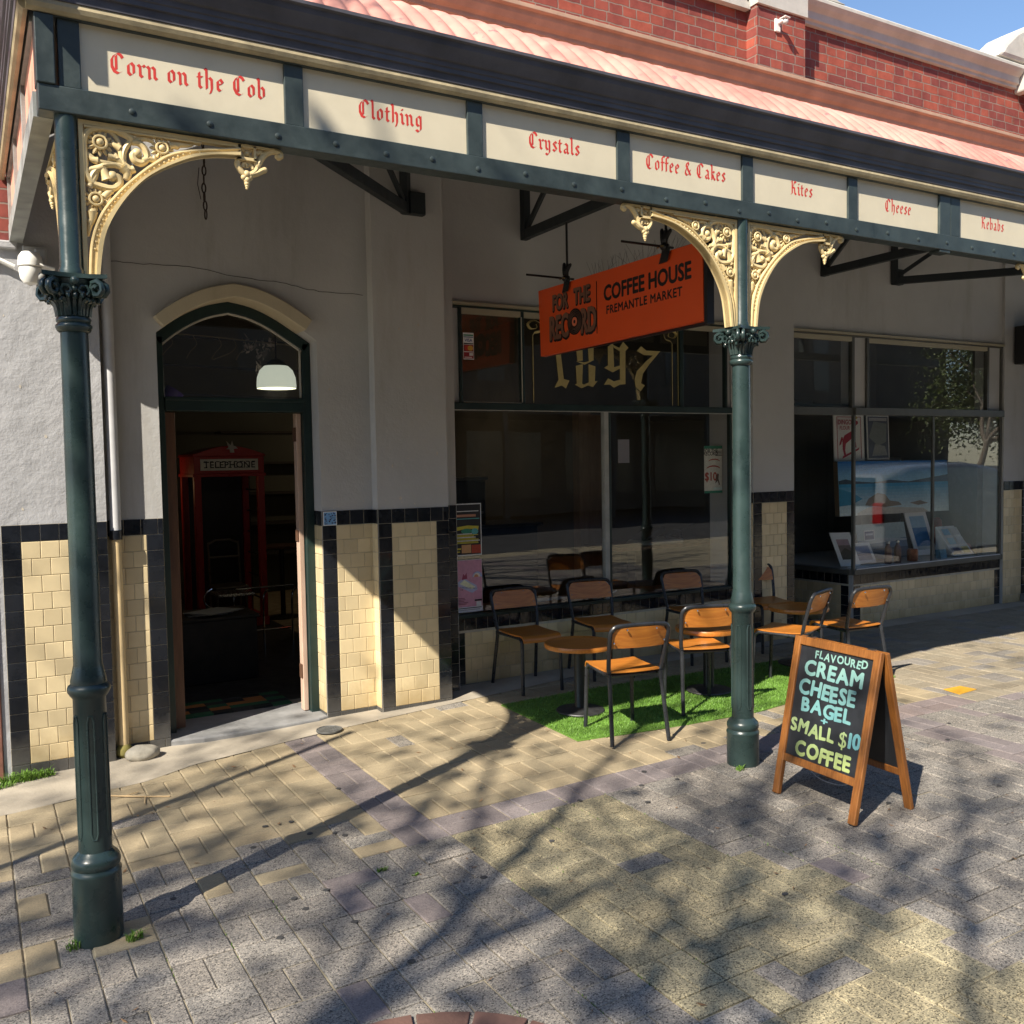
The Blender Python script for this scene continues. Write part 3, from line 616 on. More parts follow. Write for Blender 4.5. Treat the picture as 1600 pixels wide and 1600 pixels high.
# --- gallery shop: recessed door, side pane, display window
f2 = MB().box(6.97, 7.93, .29, .345, 2.245, 2.325).box(6.965, 10.47, .285, .33, 3.045, 3.06).box(7.93, 10.47, .262, .36, 2.25, 2.325)
f2.box(7.905, 7.945, .29, .34, 2.325, 3.045).box(8.13, 8.165, .29, .34, 2.325, 3.045).box(10.18, 10.215, .29, .34, 2.325, 3.045).box(10.445, 10.468, .29, .34, 2.325, 3.045)
f2.box(7.925, 7.955, .285, .32, .64, 2.25).box(9.21, 9.24, .29, .32, .64, 2.25).box(10.435, 10.468, .29, .33, .64, 2.25).box(7.925, 10.47, .27, .36, .592, .645)
f2.obox((7.92, .78, .618), (.02, -.47, 0), (.045, 0, 0), (0, 0, .026)).box(7.885, 7.92, 1.23, 1.27, .64, 2.25)
SILV = M('bronze_grey_joinery', (.085, .085, .075), .45, 0, .2, 6)
GW = part(f2, 'shop_window', SILV, label='gallery display window with thin bronze frame and angled side pane', bevel=.003)
part(MB().box(7.955, 9.21, .302, .308, .645, 2.25), 'pane', GLASS, GW); part(MB().box(9.24, 10.435, .302, .308, .645, 2.25), 'pane', GLASS, GW)
part(MB().box(8.165, 10.18, .312, .318, 2.325, 3.045), 'pane', GLASS, GW); part(MB().box(6.975, 7.905, .312, .318, 2.325, 3.045), 'pane', GLASS, GW)
part(MB().obox((7.92, .78, 1.447), (.018, -.45, 0), (.003, 0, 0), (0, 0, .80)), 'pane', GLASS, GW)
part(MB().box(6.965, 10.47, .262, .30, 3.062, 3.085).box(8.166, 10.179, .292, .33, 3.0, 3.044).box(6.975, 7.904, .292, .33, 3.0, 3.044), 'head_trim', M('cream_trim', (.40, .36, .26), .6), GW)
part(MB().box(7.96, 10.43, .275, .30, .646, .654), 'sill_bead', M('pale_sill', (.6, .6, .6), .5), GW)
d2 = MB().box(7.10, 7.86, 1.26, 1.31, .03, 2.24)
for x0, x1, z0, z1 in ((7.2, 7.44, .2, .9), (7.53, 7.77, .2, .9), (7.2, 7.44, 1.1, 2.1), (7.53, 7.77, 1.1, 2.1)): d2.box(x0, x1, 1.245, 1.26, z0, z1)
D2 = part(d2, 'side_door', DKGREEN, label='dark green panelled door set back beside the gallery window', bevel=.004)
part(MB().lathe([(0, 0), (.014, 0), (.014, -.03), (.032, -.045), (.03, -.07), (0, -.08)], (7.74, 1.26, 1.03), 16, 'y'), 'door_knob', STEEL, D2, smooth=True)
part(MB().box(6.985, 7.09, 1.24, 1.33, .0, 2.3).box(7.09, 7.87, 1.24, 1.33, 2.24, 2.3), 'door_frame', DKGREEN, D2)
part(MB().box(6.972, 6.984, .62, 1.5, .0, 2.3).box(6.97, 7.9, 1.33, 1.4, 0, 3.1).box(6.97, 7.93, .35, 1.33, 2.335, 2.36), 'porch_lining', DKGREEN)
# --- timber gate opening at the far left, drain pipe, conduit
gt = MB().box(-.95, .06, .12, .17, -.03, 1.74)
for k in range(7): gt.box(-.93+.14*k, -.80+.14*k, .105, .12, .02, 1.72)
part(gt, 'timber_gate', M('black_brown_timber', (.02, .016, .014), .7, 0, .3, 8), label='dark timber gate at the far left edge')
part(MB().box(.062, .128, -.012, .15, -.05, 1.75), 'gate_architrave', M('red_brown_architrave', (.20, .085, .06), .7, 0, .35, 10, worn=(.42, .3, .24), wornamt=-.1), bevel=.006)
dp = MB().tube([(.806, .047, .05), (.806, .047, 1.385)], .030, 16); DP = part(dp, 'drain_pipe', PVC, smooth=True, label='cream painted lower length of the wall drain pipe')
part(MB().tube([(.806, .047, 1.385), (.806, .047, 4.4)], .034, 16), 'pipe_length', PIPEW, DP, smooth=True)
part(MB().tube([(.806, .047, 1.38), (.806, .047, 1.44)], .040, 16), 'pipe_collar', BT, DP, smooth=True)
part(MB().lathe([(.034, 0), (.05, .02), (.05, .05), (.032, .08)], (.806, .047, -.01), 16), 'pipe_shoe', M('mossy_iron', (.22, .19, .05), .8, 0, .4, 20), DP, smooth=True)
part(MB().tube([(10.905, .17, .0), (10.905, .17, 2.9)], .055, 18), 'drain_pipe', M('dark_grey_pipe', (.16, .165, .17), .5), smooth=True, label='grey drain pipe at the far right edge')
part(MB().box(10.80, 11.02, .10, .26, -.02, .16), 'pipe_plinth', M('dark_grey_pipe', (.16, .165, .17), .5), bevel=.01)
part(MB().tube([(-3, -.03, 3.075), (.18, -.03, 3.075), (.30, -.03, 3.02)], .016, 10), 'conduit', WHITE, smooth=True)
part(MB().box(10.62, 11.1, -.15, .25, 2.86, 3.30), 'wall_box', BLACK, label='black box fixed high on the wall at the far right', bevel=.01)
# crack and wall marks
ck = MB(); rr_ = random.Random(3); x, z = .80, 3.13
pts = []
while x < 2.54: pts.append((x, .0988, z)); x += .04; z += rr_.gauss(-.0012, .0045)
ck.tube(pts, .0022, 4); part(ck, 'wall_crack', M('crack', (.08, .07, .06), .9))
ch_ = MB(); rc_ = random.Random(17)
for k in range(26):
    x, y = (rc_.uniform(.2, .74), -.0012) if k < 10 else ((rc_.uniform(2.6, 3.1), -.0012) if k < 20 else (rc_.uniform(2.2, 2.5), .0988)); z = rc_.uniform(1.52, 1.62) if rc_.random() < .4 else rc_.uniform(1.6, 2.9); r_ = rc_.uniform(.004, .016); n = 7
    ch_.add([(x+r_*rc_.uniform(.4, 1)*math.cos(6.283*q/n), y, z+r_*rc_.uniform(.4, 1.6)*math.sin(6.283*q/n)) for q in range(n)], [tuple(range(n))])
part(ch_, 'paint_chips', M('chipped_plaster', (.55, .50, .42), .9, 0, .3, 30), recalc=False)['kind'] = 'stuff'
# --- rooms behind: floor, walls and ceiling of the cafe and the gallery window
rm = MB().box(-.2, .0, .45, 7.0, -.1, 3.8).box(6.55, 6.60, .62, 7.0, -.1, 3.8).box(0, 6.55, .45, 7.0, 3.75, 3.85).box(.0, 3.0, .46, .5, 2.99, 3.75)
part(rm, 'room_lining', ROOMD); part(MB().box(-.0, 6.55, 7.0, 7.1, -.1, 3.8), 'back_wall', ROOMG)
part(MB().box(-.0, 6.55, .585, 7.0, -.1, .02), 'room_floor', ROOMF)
part(MB().box(7.95, 10.46, 1.95, 2.0, .4, 3.4).box(10.35, 10.46, .52, 1.95, .4, 3.4).box(7.9, 10.46, .36, 2.0, 3.3, 3.4), 'display_lining', M('grey_display_lining', (.16, .16, .155), .8))
part(MB().box(7.95, 10.44, .37, 1.95, .54, .635), 'display_shelf', M('pale_display_shelf', (.45, .43, .40), .6))
part(MB().box(0, 15, .6, 8, 5.0, 5.06).box(-3, -.2, .3, 8, 3.0, 3.1), 'roof_deck', ROOMD)
# ================================================================== VERANDA
VER = thing('veranda', 'green and cream cast iron veranda with lettered frieze panels over the pavement', 'veranda', (.386, -2.32, 0))
VY = -2.32; XE = 13.0
def vpart(mb, name, mat, parent=None, label=None, **k):
    o = mb.build(name, mat, parent or VER, **k)
    if label: o['label'] = label
    return o
# posts
def post(cx, cy, zb, label):
    prof = [(.088, zb-.05), (.092, zb+.02), (.092, .225), (.094, .232), (.094, .240), (.089, .246), (.086, .255), (.090, .262), (.092, .275), (.089, .290), (.083, .300), (.074, .308), (.0625, .322)]
    shaft = [(.0625, .318), (.0605, .930), (.070, .942), (.078, .956), (.080, .968), (.076, .980), (.066, .988), (.067, .998), (.062, 1.02), (.056, 1.05), (.053, 1.062), (.0525, 1.9), (.050, 2.352)]
    cap = [(.052, 2.350), (.060, 2.356), (.066, 2.368), (.066, 2.378), (.058, 2.386), (.063, 2.392), (.063, 2.402), (.054, 2.412), (.054, 2.43), (.060, 2.47), (.073, 2.51), (.090, 2.545)]
    p = vpart(MB().lathe(shaft, (cx, cy, 0), 40), 'post', GREEN, None, label, smooth=True, ang=40)
    # sunk panels (flutes) round the lower shaft, shown as narrow raised frames
    fl = MB()
    for k in range(6):
        a = R(60*k+25); rr = .0612; pts = []
        for t, z in ((-.20, .40), (-.20, .84), (-.1, .865), (.1, .865), (.20, .84), (.20, .40), (.1, .375), (-.1, .375)): pts.append((cx+rr*math.cos(a+t), cy+rr*math.sin(a+t), z))
        fl.tube(pts, .0045, 6, closed=True)
    vpart(fl, 'flutes', GREEN, p, smooth=True)
    vpart(MB().lathe(prof, (cx, cy, 0), 40), 'post_base', GREEN, p, smooth=True, ang=40)
    c = MB().lathe(cap, (cx, cy, 0), 36)
    s = .112
    ab = []                                                       # abacus with hollowed sides
    for k in range(4):
        for t in range(7):
            u = -1+2*t/7; d = s-.026*(1-u*u); q = [(u*s, -d), (d, u*s), (-u*s, d), (-d, -u*s)][k]; ab.append(q)
    c.prism(ab, (cx, cy, 2.548), (1, 0, 0), (0, 1, 0), (0, 0, .016))
    for k in range(4):                                            # corner volutes and acanthus leaves
        a = R(45+90*k); d = Vector((math.cos(a), math.sin(a), 0)); sd = Vector((-d.y, d.x, 0)); o = Vector((cx, cy, 0))
        sp = [o+d*(.070+.0)+Vector((0, 0, 2.46))]+[o+d*(.082+.006*i)+Vector((0, 0, 2.49+.012*i)) for i in range(4)]
        cc = o+d*.118+Vector((0, 0, 2.508))
        sp += [cc+d*(r*math.cos(t))+Vector((0, 0, r*math.sin(t))) for r, t in ((.030, 2.2), (.030, 1.4), (.029, .6), (.028, -.2), (.026, -1), (.023, -1.8), (.020, -2.6), (.016, -3.4), (.011, -4.4), (.006, -5.5))]
        for w_ in (-.014, .014): c.tube([p_+sd*w_ for p_ in sp], [.008]*5+[.011]*10, 7)
        c.ball(cc+d*.004, .013, 8, 6)
        for m in range(2):
            a2 = a+R(45*m); d2 = Vector((math.cos(a2), math.sin(a2), 0)); s2 = Vector((-d2.y, d2.x, 0)); hh = .075 if m else .06
            for w_ in (-.017, 0, .017):
                q = [o+d2*.053+s2*w_+Vector((0, 0, 2.412)), o+d2*.058+s2*w_*1.1+Vector((0, 0, 2.412+hh*.5)), o+d2*.068+s2*w_*1.3+Vector((0, 0, 2.412+hh*.85)), o+d2*.088+s2*w_*1.5+Vector((0, 0, 2.412+hh)), o+d2*.092+s2*w_*1.4+Vector((0, 0, 2.412+hh*.82))]
                c.tube(smooth_path(q, 3), [.010]*8+[.009, .008, .007, .006, .005], 6)
        a3 = R(90*k); d3 = Vector((math.cos(a3), math.sin(a3), 0))
        c.ball(o+d3*.098+Vector((0, 0, 2.535)), .017, 8, 6); c.ball(o+d3*.084+Vector((0, 0, 2.507)), .012, 8, 6)
        for w_ in (-1, 1):
            sd3 = Vector((-d3.y, d3.x, 0)); cc = o+d3*.080+sd3*.030*w_+Vector((0, 0, 2.50)); c.tube([cc+sd3*(w_*r*math.cos(t))+Vector((0, 0, r*math.sin(t)))+d3*.01 for r, t in ((.02, -1), (.02, 0), (.02, 1), (.019, 2), (.017, 3), (.013, 4), (.008, 5))], .006, 6)
    vpart(c, 'capital', GREEN, p, smooth=True, ang=50)
    top = MB().lathe([(.042, 2.562), (.047, 2.564), (.047, 2.585), (.041, 2.60), (.040, 3.17)], (cx, cy, 0), 28)
    vpart(top, 'upper_shaft', GREEN, p, smooth=True)
    return p
P1 = post(.386, VY, gz(.386)-.01, 'corner post at the left, standing nearest the camera')
P2 = post(3.855, VY, gz(3.86)+.0, 'second post, beside the chalkboard sign')
P3 = post(7.325, VY, gz(7.3), 'third post')

# cast iron spandrel brackets, drawn in (u out from the post, w up from the beam underside)
def torus(mb, c, ru, r, eu, ew, n=14):
    c = Vector(c); mb.tube([c+eu*(ru*math.cos(2*math.pi*i/n))+ew*(ru*math.sin(2*math.pi*i/n)) for i in range(n)], r, 6, closed=True)
def bracket(px, py, ud, label, fine_=True):
    eu = Vector(ud); ew = Vector((0, 0, 1)); en = eu.cross(ew); o = Vector((px, py, 3.165)); mb = MB()
    Q = lambda u, w, n=0.: o+eu*u+ew*w+en*n
    th = .034
    def slab(A, B): mb.strip(A, B, o-en*(th/2), eu, ew, en*th)
    slab([(.042, -.60), (.042, -.002)], [(.058, -.60), (.058, -.002)])
    slab([(.058, -.002), (.66, -.002)], [(.058, -.018), (.66, -.018)])
    slab([(.062, -.02), (.50, -.02)], [(.062, -.028), (.50, -.026)])
    lo = [(.097, -.60), (.119, -.448), (.164, -.343), (.232, -.246), (.313, -.170), (.438, -.099), (.54, -.066), (.655, -.052)]
    hi = [(.060, -.60), (.070, -.470), (.104, -.362), (.160, -.280), (.226, -.207), (.30, -.137), (.40, -.074), (.655, -.019)]
    L = [tuple(p[:2]) for p in smooth_path([(*p, 0) for p in lo], 5)]; H = [tuple(p[:2]) for p in smooth_path([(*p, 0) for p in hi], 5)]
    slab(H, L)
    mid = lambda k: [tuple(a+(b-a)*k for a, b in zip(h, l)) for h, l in zip(H, L)]
    w2 = .060
    mb.strip(mid(.62), L, o-en*(w2/2), eu, ew, en*w2)              # heavier rounded lower moulding
    for s_ in (-1, 1):
        mb.tube([Q(u, w, s_*.017) for u, w in mid(.12)], .006, 6)
        for u, w in mid(.38)[4:-4:1]: mb.ball(Q(u, w, s_*.017), .0055, 6, 4)
    def sc(pts, r0, r1=None, ball=None, k=4):
        sp = smooth_path([(u, w, 0) for u, w in pts], k); n = len(sp); r1 = r1 or r0
        mb.tube([Q(p[0], p[1]) for p in sp], [1.25*(r0+(r1-r0)*i/(n-1)) for i in range(n)], 8 if fine_ else 6)
        if ball: mb.ball(Q(*pts[-1]), ball, 9, 6)
    sc([(.085, -.235), (.062, -.199), (.060, -.138), (.060, -.079), (.078, -.038), (.12, -.020), (.173, -.020), (.217, -.032), (.24, -.048)], .0125, .013)
    sc([(.205, -.157), (.2, -.125), (.208, -.088), (.236, -.052), (.286, -.036), (.317, -.043)], .011, .007)
    sc([(.235, -.055), (.263, -.056), (.285, -.080), (.290, -.108), (.271, -.131), (.247, -.127), (.238, -.108), (.253, -.098)], .011, .013, .020)
    sc([(.275, -.125), (.295, -.112), (.315, -.115), (.318, -.098)], .014, .006)
    sc([(.197, -.162), (.167, -.154), (.122, -.165), (.091, -.197), (.082, -.229), (.111, -.243), (.156, -.246), (.184, -.226), (.181, -.203), (.160, -.199)], .0095, .013, .021)
    sc([(.198, -.154), (.152, -.152), (.108, -.147), (.079, -.127), (.060, -.112)], .010, .005)
    sc([(.108, -.147), (.085, -.142), (.075, -.120)], .013, .005); sc([(.202, -.149), (.176, -.129), (.146, -.125)], .009, .012)
    sc([(.178, -.130), (.170, -.105)], .012, .004); sc([(.165, -.128), (.150, -.108)], .011, .004); sc([(.162, -.127), (.146, -.14)], .011, .004)
    sc([(.198, -.134), (.192, -.091), (.179, -.049), (.157, -.028)], .010, .006); sc([(.190, -.088), (.170, -.075), (.165, -.06)], .012, .005)
    sc([(.052, -.206), (.077, -.185), (.103, -.178), (.125, -.168)], .006, .014); sc([(.075, -.25), (.094, -.216), (.106, -.187)], .012, .006)
    sc([(.125, -.172), (.135, -.200), (.140, -.215)], .012, .017); sc([(.2, -.16), (.215, -.18), (.21, -.205)], .017, .010); sc([(.2, -.15), (.225, -.165), (.24, -.16)], .014, .012)
    sc([(.082, -.345), (.080, -.372), (.070, -.40), (.063, -.44)], .017, .004); mb.ball(Q(.083, -.348), .018, 8, 6); mb.ball(Q(.072, -.382), .014, 8, 6)
    sc([(.375, -.05), (.41, -.040), (.45, -.036), (.47, -.030)], .013, .004); mb.ball(Q(.405, -.046), .014, 8, 6)
    sc([(.125, -.285), (.145, -.262), (.16, -.255)], .013, .008); sc([(.13, -.31), (.145, -.29), (.14, -.275)], .010, .006)
    for u, w, r in ((.118, -.078, .039), (.347, -.066, .036), (.095, -.297, .037)):    # sunflowers
        for s_ in (-1, 1):
            c = Q(u, w, s_*.010); mb.ball(c, r*.42, 10, 6); torus(mb, c+en*(s_*.006), r*.62, r*.13, eu, ew)
        for k in range(12 if fine_ else 9):
            a = 2*math.pi*k/(12 if fine_ else 9); d = eu*math.cos(a)+ew*math.sin(a); mb.tube([Q(u, w)+d*(r*.6), Q(u, w)+d*(r*1.0), Q(u, w)+d*(r*1.28)], [r*.14, r*.21, r*.07], 6)
    # pendant at the outer end
    slab([(.648, -.004), (.648, -.064)], [(.660, -.004), (.660, -.064)]); slab([(.648, -.054), (.722, -.054)], [(.648, -.066), (.722, -.066)]); slab([(.712, -.004), (.712, -.064)], [(.722, -.004), (.722, -.064)])
    slab([(.655, -.002), (.80, -.002)], [(.655, -.014), (.80, -.010)])
    for a, b in (((.662, -.016), (.71, -.052)), ((.662, -.052), (.71, -.016))): mb.tube([Q(*a), Q(*b)], .006, 6)
    mb.ball(Q(.686, -.034), .013, 8, 6)
    sc([(.650, -.066), (.646, -.085), (.660, -.108), (.678, -.125)], .010, .010); sc([(.722, -.066), (.728, -.088), (.715, -.108), (.69, -.125)], .010, .010)
    sc([(.690, -.120), (.720, -.113), (.748, -.097), (.760, -.092)], .010, .011, .013); sc([(.668, -.092), (.672, -.076), (.684, -.078), (.686, -.092)], .007, .006); sc([(.71, -.096), (.704, -.078), (.692, -.08)], .007, .006)
    sc([(.728, -.085), (.745, -.050), (.770, -.020), (.800, -.008), (.824, -.012), (.828, -.026), (.816, -.028)], .011, .012, .012); sc([(.725, -.03), (.742, -.02), (.752, -.035)], .010, .008)
    for u, w, r in ((.683, -.120, .017), (.672, -.133, .013), (.696, -.131, .013), (.684, -.143, .015), (.684, -.157, .012), (.684, -.168, .009), (.683, -.177, .006)): mb.ball(Q(u, w), r, 9, 6)
    mb.ball(Q(.19, .002), .012, 8, 5); mb.ball(Q(.686, .0), .012, 8, 5)
    return vpart(mb, 'spandrel_bracket', GOLD, None, label, smooth=True, ang=45)
bracket(.386, VY, (1, 0, 0), 'sunflower bracket on the corner post facing the street')
bracket(.386, VY, (0, 1, 0), 'sunflower bracket on the corner post running back to the wall', False)
bracket(3.855, VY, (-1, 0, 0), 'sunflower bracket on the left of the second post'); bracket(3.855, VY, (1, 0, 0), 'sunflower bracket on the right of the second post')
bracket(7.325, VY, (-1, 0, 0), 'bracket tip showing at the right edge', False)

# frieze: rails, stiles, panels, lettering
FX0 = .292
pit = .8690; PX = [(.444+pit*k, .444+pit*k+.786) for k in range(6)]+[(5.790+pit*k, 5.790+pit*k+.786) for k in range(6)]
fr = MB().box(FX0, XE, VY-.045, VY+.045, 3.168, 3.266).box(FX0, XE, VY-.040, VY+.045, 3.520, 3.565)
fr.box(FX0-.004, FX0+.062, VY-.052, VY+.045, 3.266, 3.52)
edges = [FX0+.075]+[e for p in PX for e in p]+[XE]
for i in range(0, len(edges)-1, 2):
    if edges[i+1]-edges[i] < .2: fr.box(edges[i], edges[i+1], VY-.036, VY+.045, 3.266, 3.520)
fr.box(5.575, 5.685, VY-.0405, VY+.04, 3.15, 3.52).box(5.69, 5.79, VY-.038, VY+.04, 3.266, 3.52)
FR = vpart(fr, 'frieze_frame', BEAMG, bevel=.004)
for k in range(34):
    x_ = .62+.262*k+.05*math.sin(k*7.)
    vpart(MB().lathe([(.012, 0), (.012, -.003), (.007, -.0055), (0, -.006)], (x_, VY-.045, 3.212+.008*math.sin(k*3.)), 10, 'y'), 'bolt_head', BEAMG, FR, smooth=True)
names = ['Corn on the Cob', 'Clothing', 'Crystals', 'Coffee & Cakes', 'Kites', 'Cheese', 'Kebabs']
cent = [.855, 1.722, 2.595, 3.445, 4.322, 5.185, 6.17]
for k, (x0, x1) in enumerate(PX[:9]):
    if k == 6: continue
    nm = names[k if k < 6 else 6] if k < 8 else None
    pn = vpart(MB().box(x0-.01, x1+.01, VY-.022, VY+.02, 3.262, 3.524), 'sign_panel', PANEL, None, ('cream panel lettered %s in red' % nm) if nm and k < 8 else None)
    if k < 6:
        lt = blackletter(MB(), nm, (cent[k], VY-.022, 3.357), X, (0, 0, 1), NY, .055, nib=.235, spread=1.10); vpart(lt, 'lettering', REDL, pn, recalc=False)
    if k == 7:
        pass
pn = vpart(MB().box(5.775, 6.59, VY-.022, VY+.02, 3.262, 3.524), 'sign_panel', PANEL, None, 'cream panel lettered Kebabs in red')
vpart(blackletter(MB(), 'Kebabs', (6.17, VY-.022, 3.357), X, (0, 0, 1), NY, .055, nib=.235, spread=1.10), 'lettering', REDL, pn, recalc=False)
tm = MB(); q = [(VY-.04, 3.566), (VY-.04, 3.525), (VY-.055, 3.522), (VY-.068, 3.532), (VY-.074, 3.548), (VY-.07, 3.566)]
tm.prism(q, (FX0-.03, 0, 0), (0, 1, 0), (0, 0, 1), (XE, 0, 0)); vpart(tm, 'tan_moulding', TAN, FR)
gp = [(VY-.03, 3.567), (VY-.075, 3.567), (VY-.078, 3.600), (VY-.088, 3.603), (VY-.088, 3.622), (VY-.094, 3.626), (VY-.096, 3.645), (VY-.106, 3.65), (VY-.118, 3.675), (VY-.132, 3.70), (VY-.136, 3.722), (VY-.150, 3.728), (VY-.150, 3.742), (VY-.136, 3.746), (VY-.03, 3.735)]
vpart(MB().prism(gp, (.17, 0, 0), (0, 1, 0), (0, 0, 1), (XE-.1, 0, 0)), 'gutter', GUTTER, label='dark ogee gutter along the street side')
# left end: the same frieze with salmon panels running back to the wall
SX = .31
s2 = MB().box(SX-.03, SX+.04, VY+.046, -.001, 3.168, 3.262).box(SX-.03, SX+.04, VY+.046, -.001, 3.520, 3.565)
for y in (-1.56, -.80, -.06): s2.box(SX-.028, SX+.035, y-.03, y+.03, 3.262, 3.52)
vpart(s2, 'frieze_frame', M('weathered_grey_paint', (.27, .28, .27), .6, 0, .35, 8, worn=(.12, .1, .08), wornamt=-.1), label='weathered grey frieze frame on the left end')
for y0, y1 in ((-2.27, -1.58), (-1.54, -.82), (-.78, -.08)): vpart(MB().box(SX-.012, SX+.02, y0, y1, 3.258, 3.524), 'sign_panel', SALMON, None, 'salmon pink blank panel on the left end')
vpart(MB().prism([(a+2.32+SX, z) for a, z in q], (0, VY-.05, 0), (1, 0, 0), (0, 0, 1), (0, 2.365, 0)), 'tan_moulding', TAN, FR)
g3 = [(a+2.32+SX, z) for a, z in gp]
vpart(MB().prism(g3, (0, VY-.150, 0), (1, 0, 0), (0, 0, 1), (0, 2.44, 0)), 'gutter', GUTTER, label='dark ogee gutter along the left end')
# pink corrugated roof, hipped at the left end
rf = MB(); nx = 1560; SL = .548; lev = (0, .02, .04, .06, .08, .10, .12, .14, .16, .2, .5, 1)
hz = lambda d: 3.712+(1.12*d-.85*d*d if d < .36 else .293+.43*(d-.36))
cor = lambda t: .036*abs(math.cos(math.pi*t/.105))
vs = []
for q_ in lev:
    for i in range(nx+1):
        x = .20+(XE-.2)*i/nx; ym = min(-.05, -2.44+(x-.20)); y = -2.44+(ym+2.44)*q_; vs.append((x, y, hz(y+2.44)+cor(x)))
rf.add(vs, [(j*(nx+1)+i, j*(nx+1)+i+1, (j+1)*(nx+1)+i+1, (j+1)*(nx+1)+i) for j in range(len(lev)-1) for i in range(nx)])
vs = []; ny = 300
for q_ in lev:
    for i in range(ny+1):
        y = -2.44+2.39*i/ny; xm = .20+(y+2.44); x = .20+(xm-.20)*q_; vs.append((x, y, hz(x-.20)+cor(y)))
rf.add(vs, [(j*(ny+1)+i, j*(ny+1)+i+1, (j+1)*(ny+1)+i+1, (j+1)*(ny+1)+i) for j in range(len(lev)-1) for i in range(ny)])
RF = vpart(rf, 'roof_sheet', PINK, smooth=True, ang=80, recalc=False)
vpart(MB().tube([(.20+d, -2.44+d, hz(d)+.03) for d in (0, .08, .16, .24, .32, .4, 1.2, 2.38)], .05, 10, flat=.5), 'hip_capping', PINK, RF, smooth=True)
# roof lining boards under the sheet so that no daylight leaks
DB = M('dark_roof_boards', (.045, .045, .045), .8)
lz = lambda d: 3.70+.475*d
b0 = [(.22, -2.42, lz(0)), (XE, -2.42, lz(0)), (XE, -.01, lz(2.4)), (2.60, -.01, lz(2.4))]
b1 = [(.22, -2.42, lz(0)), (2.60, -.01, lz(2.4)), (.22, -.01, lz(0))]
for P_ in (b0, b1):
    n_ = len(P_); vpart(MB().add(P_+[(x, y, z-.02) for x, y, z in P_], [tuple(range(n_)), tuple(range(2*n_-1, n_-1, -1))]+[(i, (i+1) % n_, n_+(i+1) % n_, n_+i) for i in range(n_)]), 'roof_boards', DB)
def truss(p, q_, label, block=True):
    p, q_ = Vector((p[0], p[1], 0)), Vector((q_[0], q_[1], 0)); d = (q_-p).normalized(); mb = MB()
    top = lambda t: 3.70+.30*(1-t)
    A, B_ = p+Vector((0, 0, 3.66)), q_+Vector((0, 0, 3.66))
    mb.bar(A, B_, .055, .075); mb.bar(p+d*.03+Vector((0, 0, 3.62)), p+d*.03+Vector((0, 0, 4.55)), .06, .07, d)
    L = (q_-p).length
    mb.bar(p+d*.05+Vector((0, 0, 3.70)), p+d*(L*.24)+Vector((0, 0, 4.18)), .03, .04); mb.bar(p+d*(L*.42)+Vector((0, 0, 3.70)), p+d*(L*.22)+Vector((0, 0, 4.16)), .04, .06); mb.bar(p+d*(L*.46)+Vector((0, 0, 3.70)), p+d*(L*.72)+Vector((0, 0, 4.0)), .03, .04)
    mb.bar(p+Vector((0, 0, 4.72)), q_+Vector((0, 0, 3.76)), .05, .08)
    if block: sd = d.cross(Vector((0, 0, 1))); mb.box(p.x-.0, p.x+.12, p.y-.06, p.y, 3.62, 3.78)
    return vpart(mb, 'roof_truss', GREYT, None, label, bevel=.004)
truss((2.84, 0), (.45, -2.25), 'diagonal truss from the pilaster to the corner post'); truss((4.0, .30), (4.0, -2.27), 'truss carrying the orange hanging sign', False)
truss((7.48, .30), (7.40, -2.27), 'truss behind the third post', False); truss((8.52, .30), (10.6, -2.25), 'diagonal truss at the right')
# hanging chain under the left bay
chn = MB()
for k in range(15):
    z = 3.86-.047*k; cz = Vector((1.19+.003*math.sin(k), -1.0, z)); a = R(90*(k % 2)+8*k); e1 = Vector((math.cos(a), math.sin(a), 0)); e2 = Vector((0, 0, 1))
    chn.tube([cz+e1*(.010*math.cos(t*math.pi/5))+e2*(.026*math.sin(t*math.pi/5)) for t in range(10)], .0042, 6, closed=True)
chn.tube([(1.19, -1.0, 3.9), (1.19, -1.0, 4.5)], .004, 6); chn.tube([(1.165, -1.0, 3.45), (1.155, -1.0, 3.36), (1.17, -1.0, 3.28)], .0022, 5)
one(chn, 'hanging_chain', M('rusty_chain', (.05, .035, .03), .6, .6), 'rusty chain hanging from the veranda roof in front of the pointed doorway', 'chain', smooth=True)

# ================================================================== HANGING SIGN
SGX = 4.0
HS = thing('hanging_sign', 'orange coffee house sign hanging from a veranda truss beside the second post', 'sign', (SGX, -.88, 2.66))
v4 = [(.085, 3.179), (-1.838, 3.173), (-1.845, 2.683), (.062, 2.660)]
hb = MB().prism([(y, z) for y, z in v4], (SGX, 0, 0), (0, 1, 0), (0, 0, 1), (.045, 0, 0)); SB = hb.build('sign_board', ORANGE, HS)
ed = MB().box(SGX+.004, SGX+.06, -1.875, -1.846, 2.66, 3.19).box(SGX+.0455, SGX+.06, -1.846, .09, 2.66, 3.19); ed.build('sign_frame', BLACK, HS)
INK = M('sign_ink', (.010, .010, .012), .45); U, V3, N3 = (0, -1, 0), (0, 0, 1), (-1, 0, 0)
tx = MB(); text(tx, 'COFFEE HOUSE', (SGX, -1.265, 2.965), U, V3, N3, .150, .034, .90); tx.build('lettering', INK, SB, recalc=False); tx = MB(); text(tx, 'FREMANTLE MARKET', (SGX, -1.235, 2.868), U, V3, N3, .082, .028, .98, space=1.10)
tx.build('lettering', INK, SB, recalc=False); tx = MB(); tx.bar((SGX-.001, -.712, 2.745), (SGX-.001, -.712, 3.118), .010, .002, (0, 1, 0)); tx.build('divider_line', INK, SB, recalc=False)
BUB = M('logo_brown', (.21, .10, .065), .45)
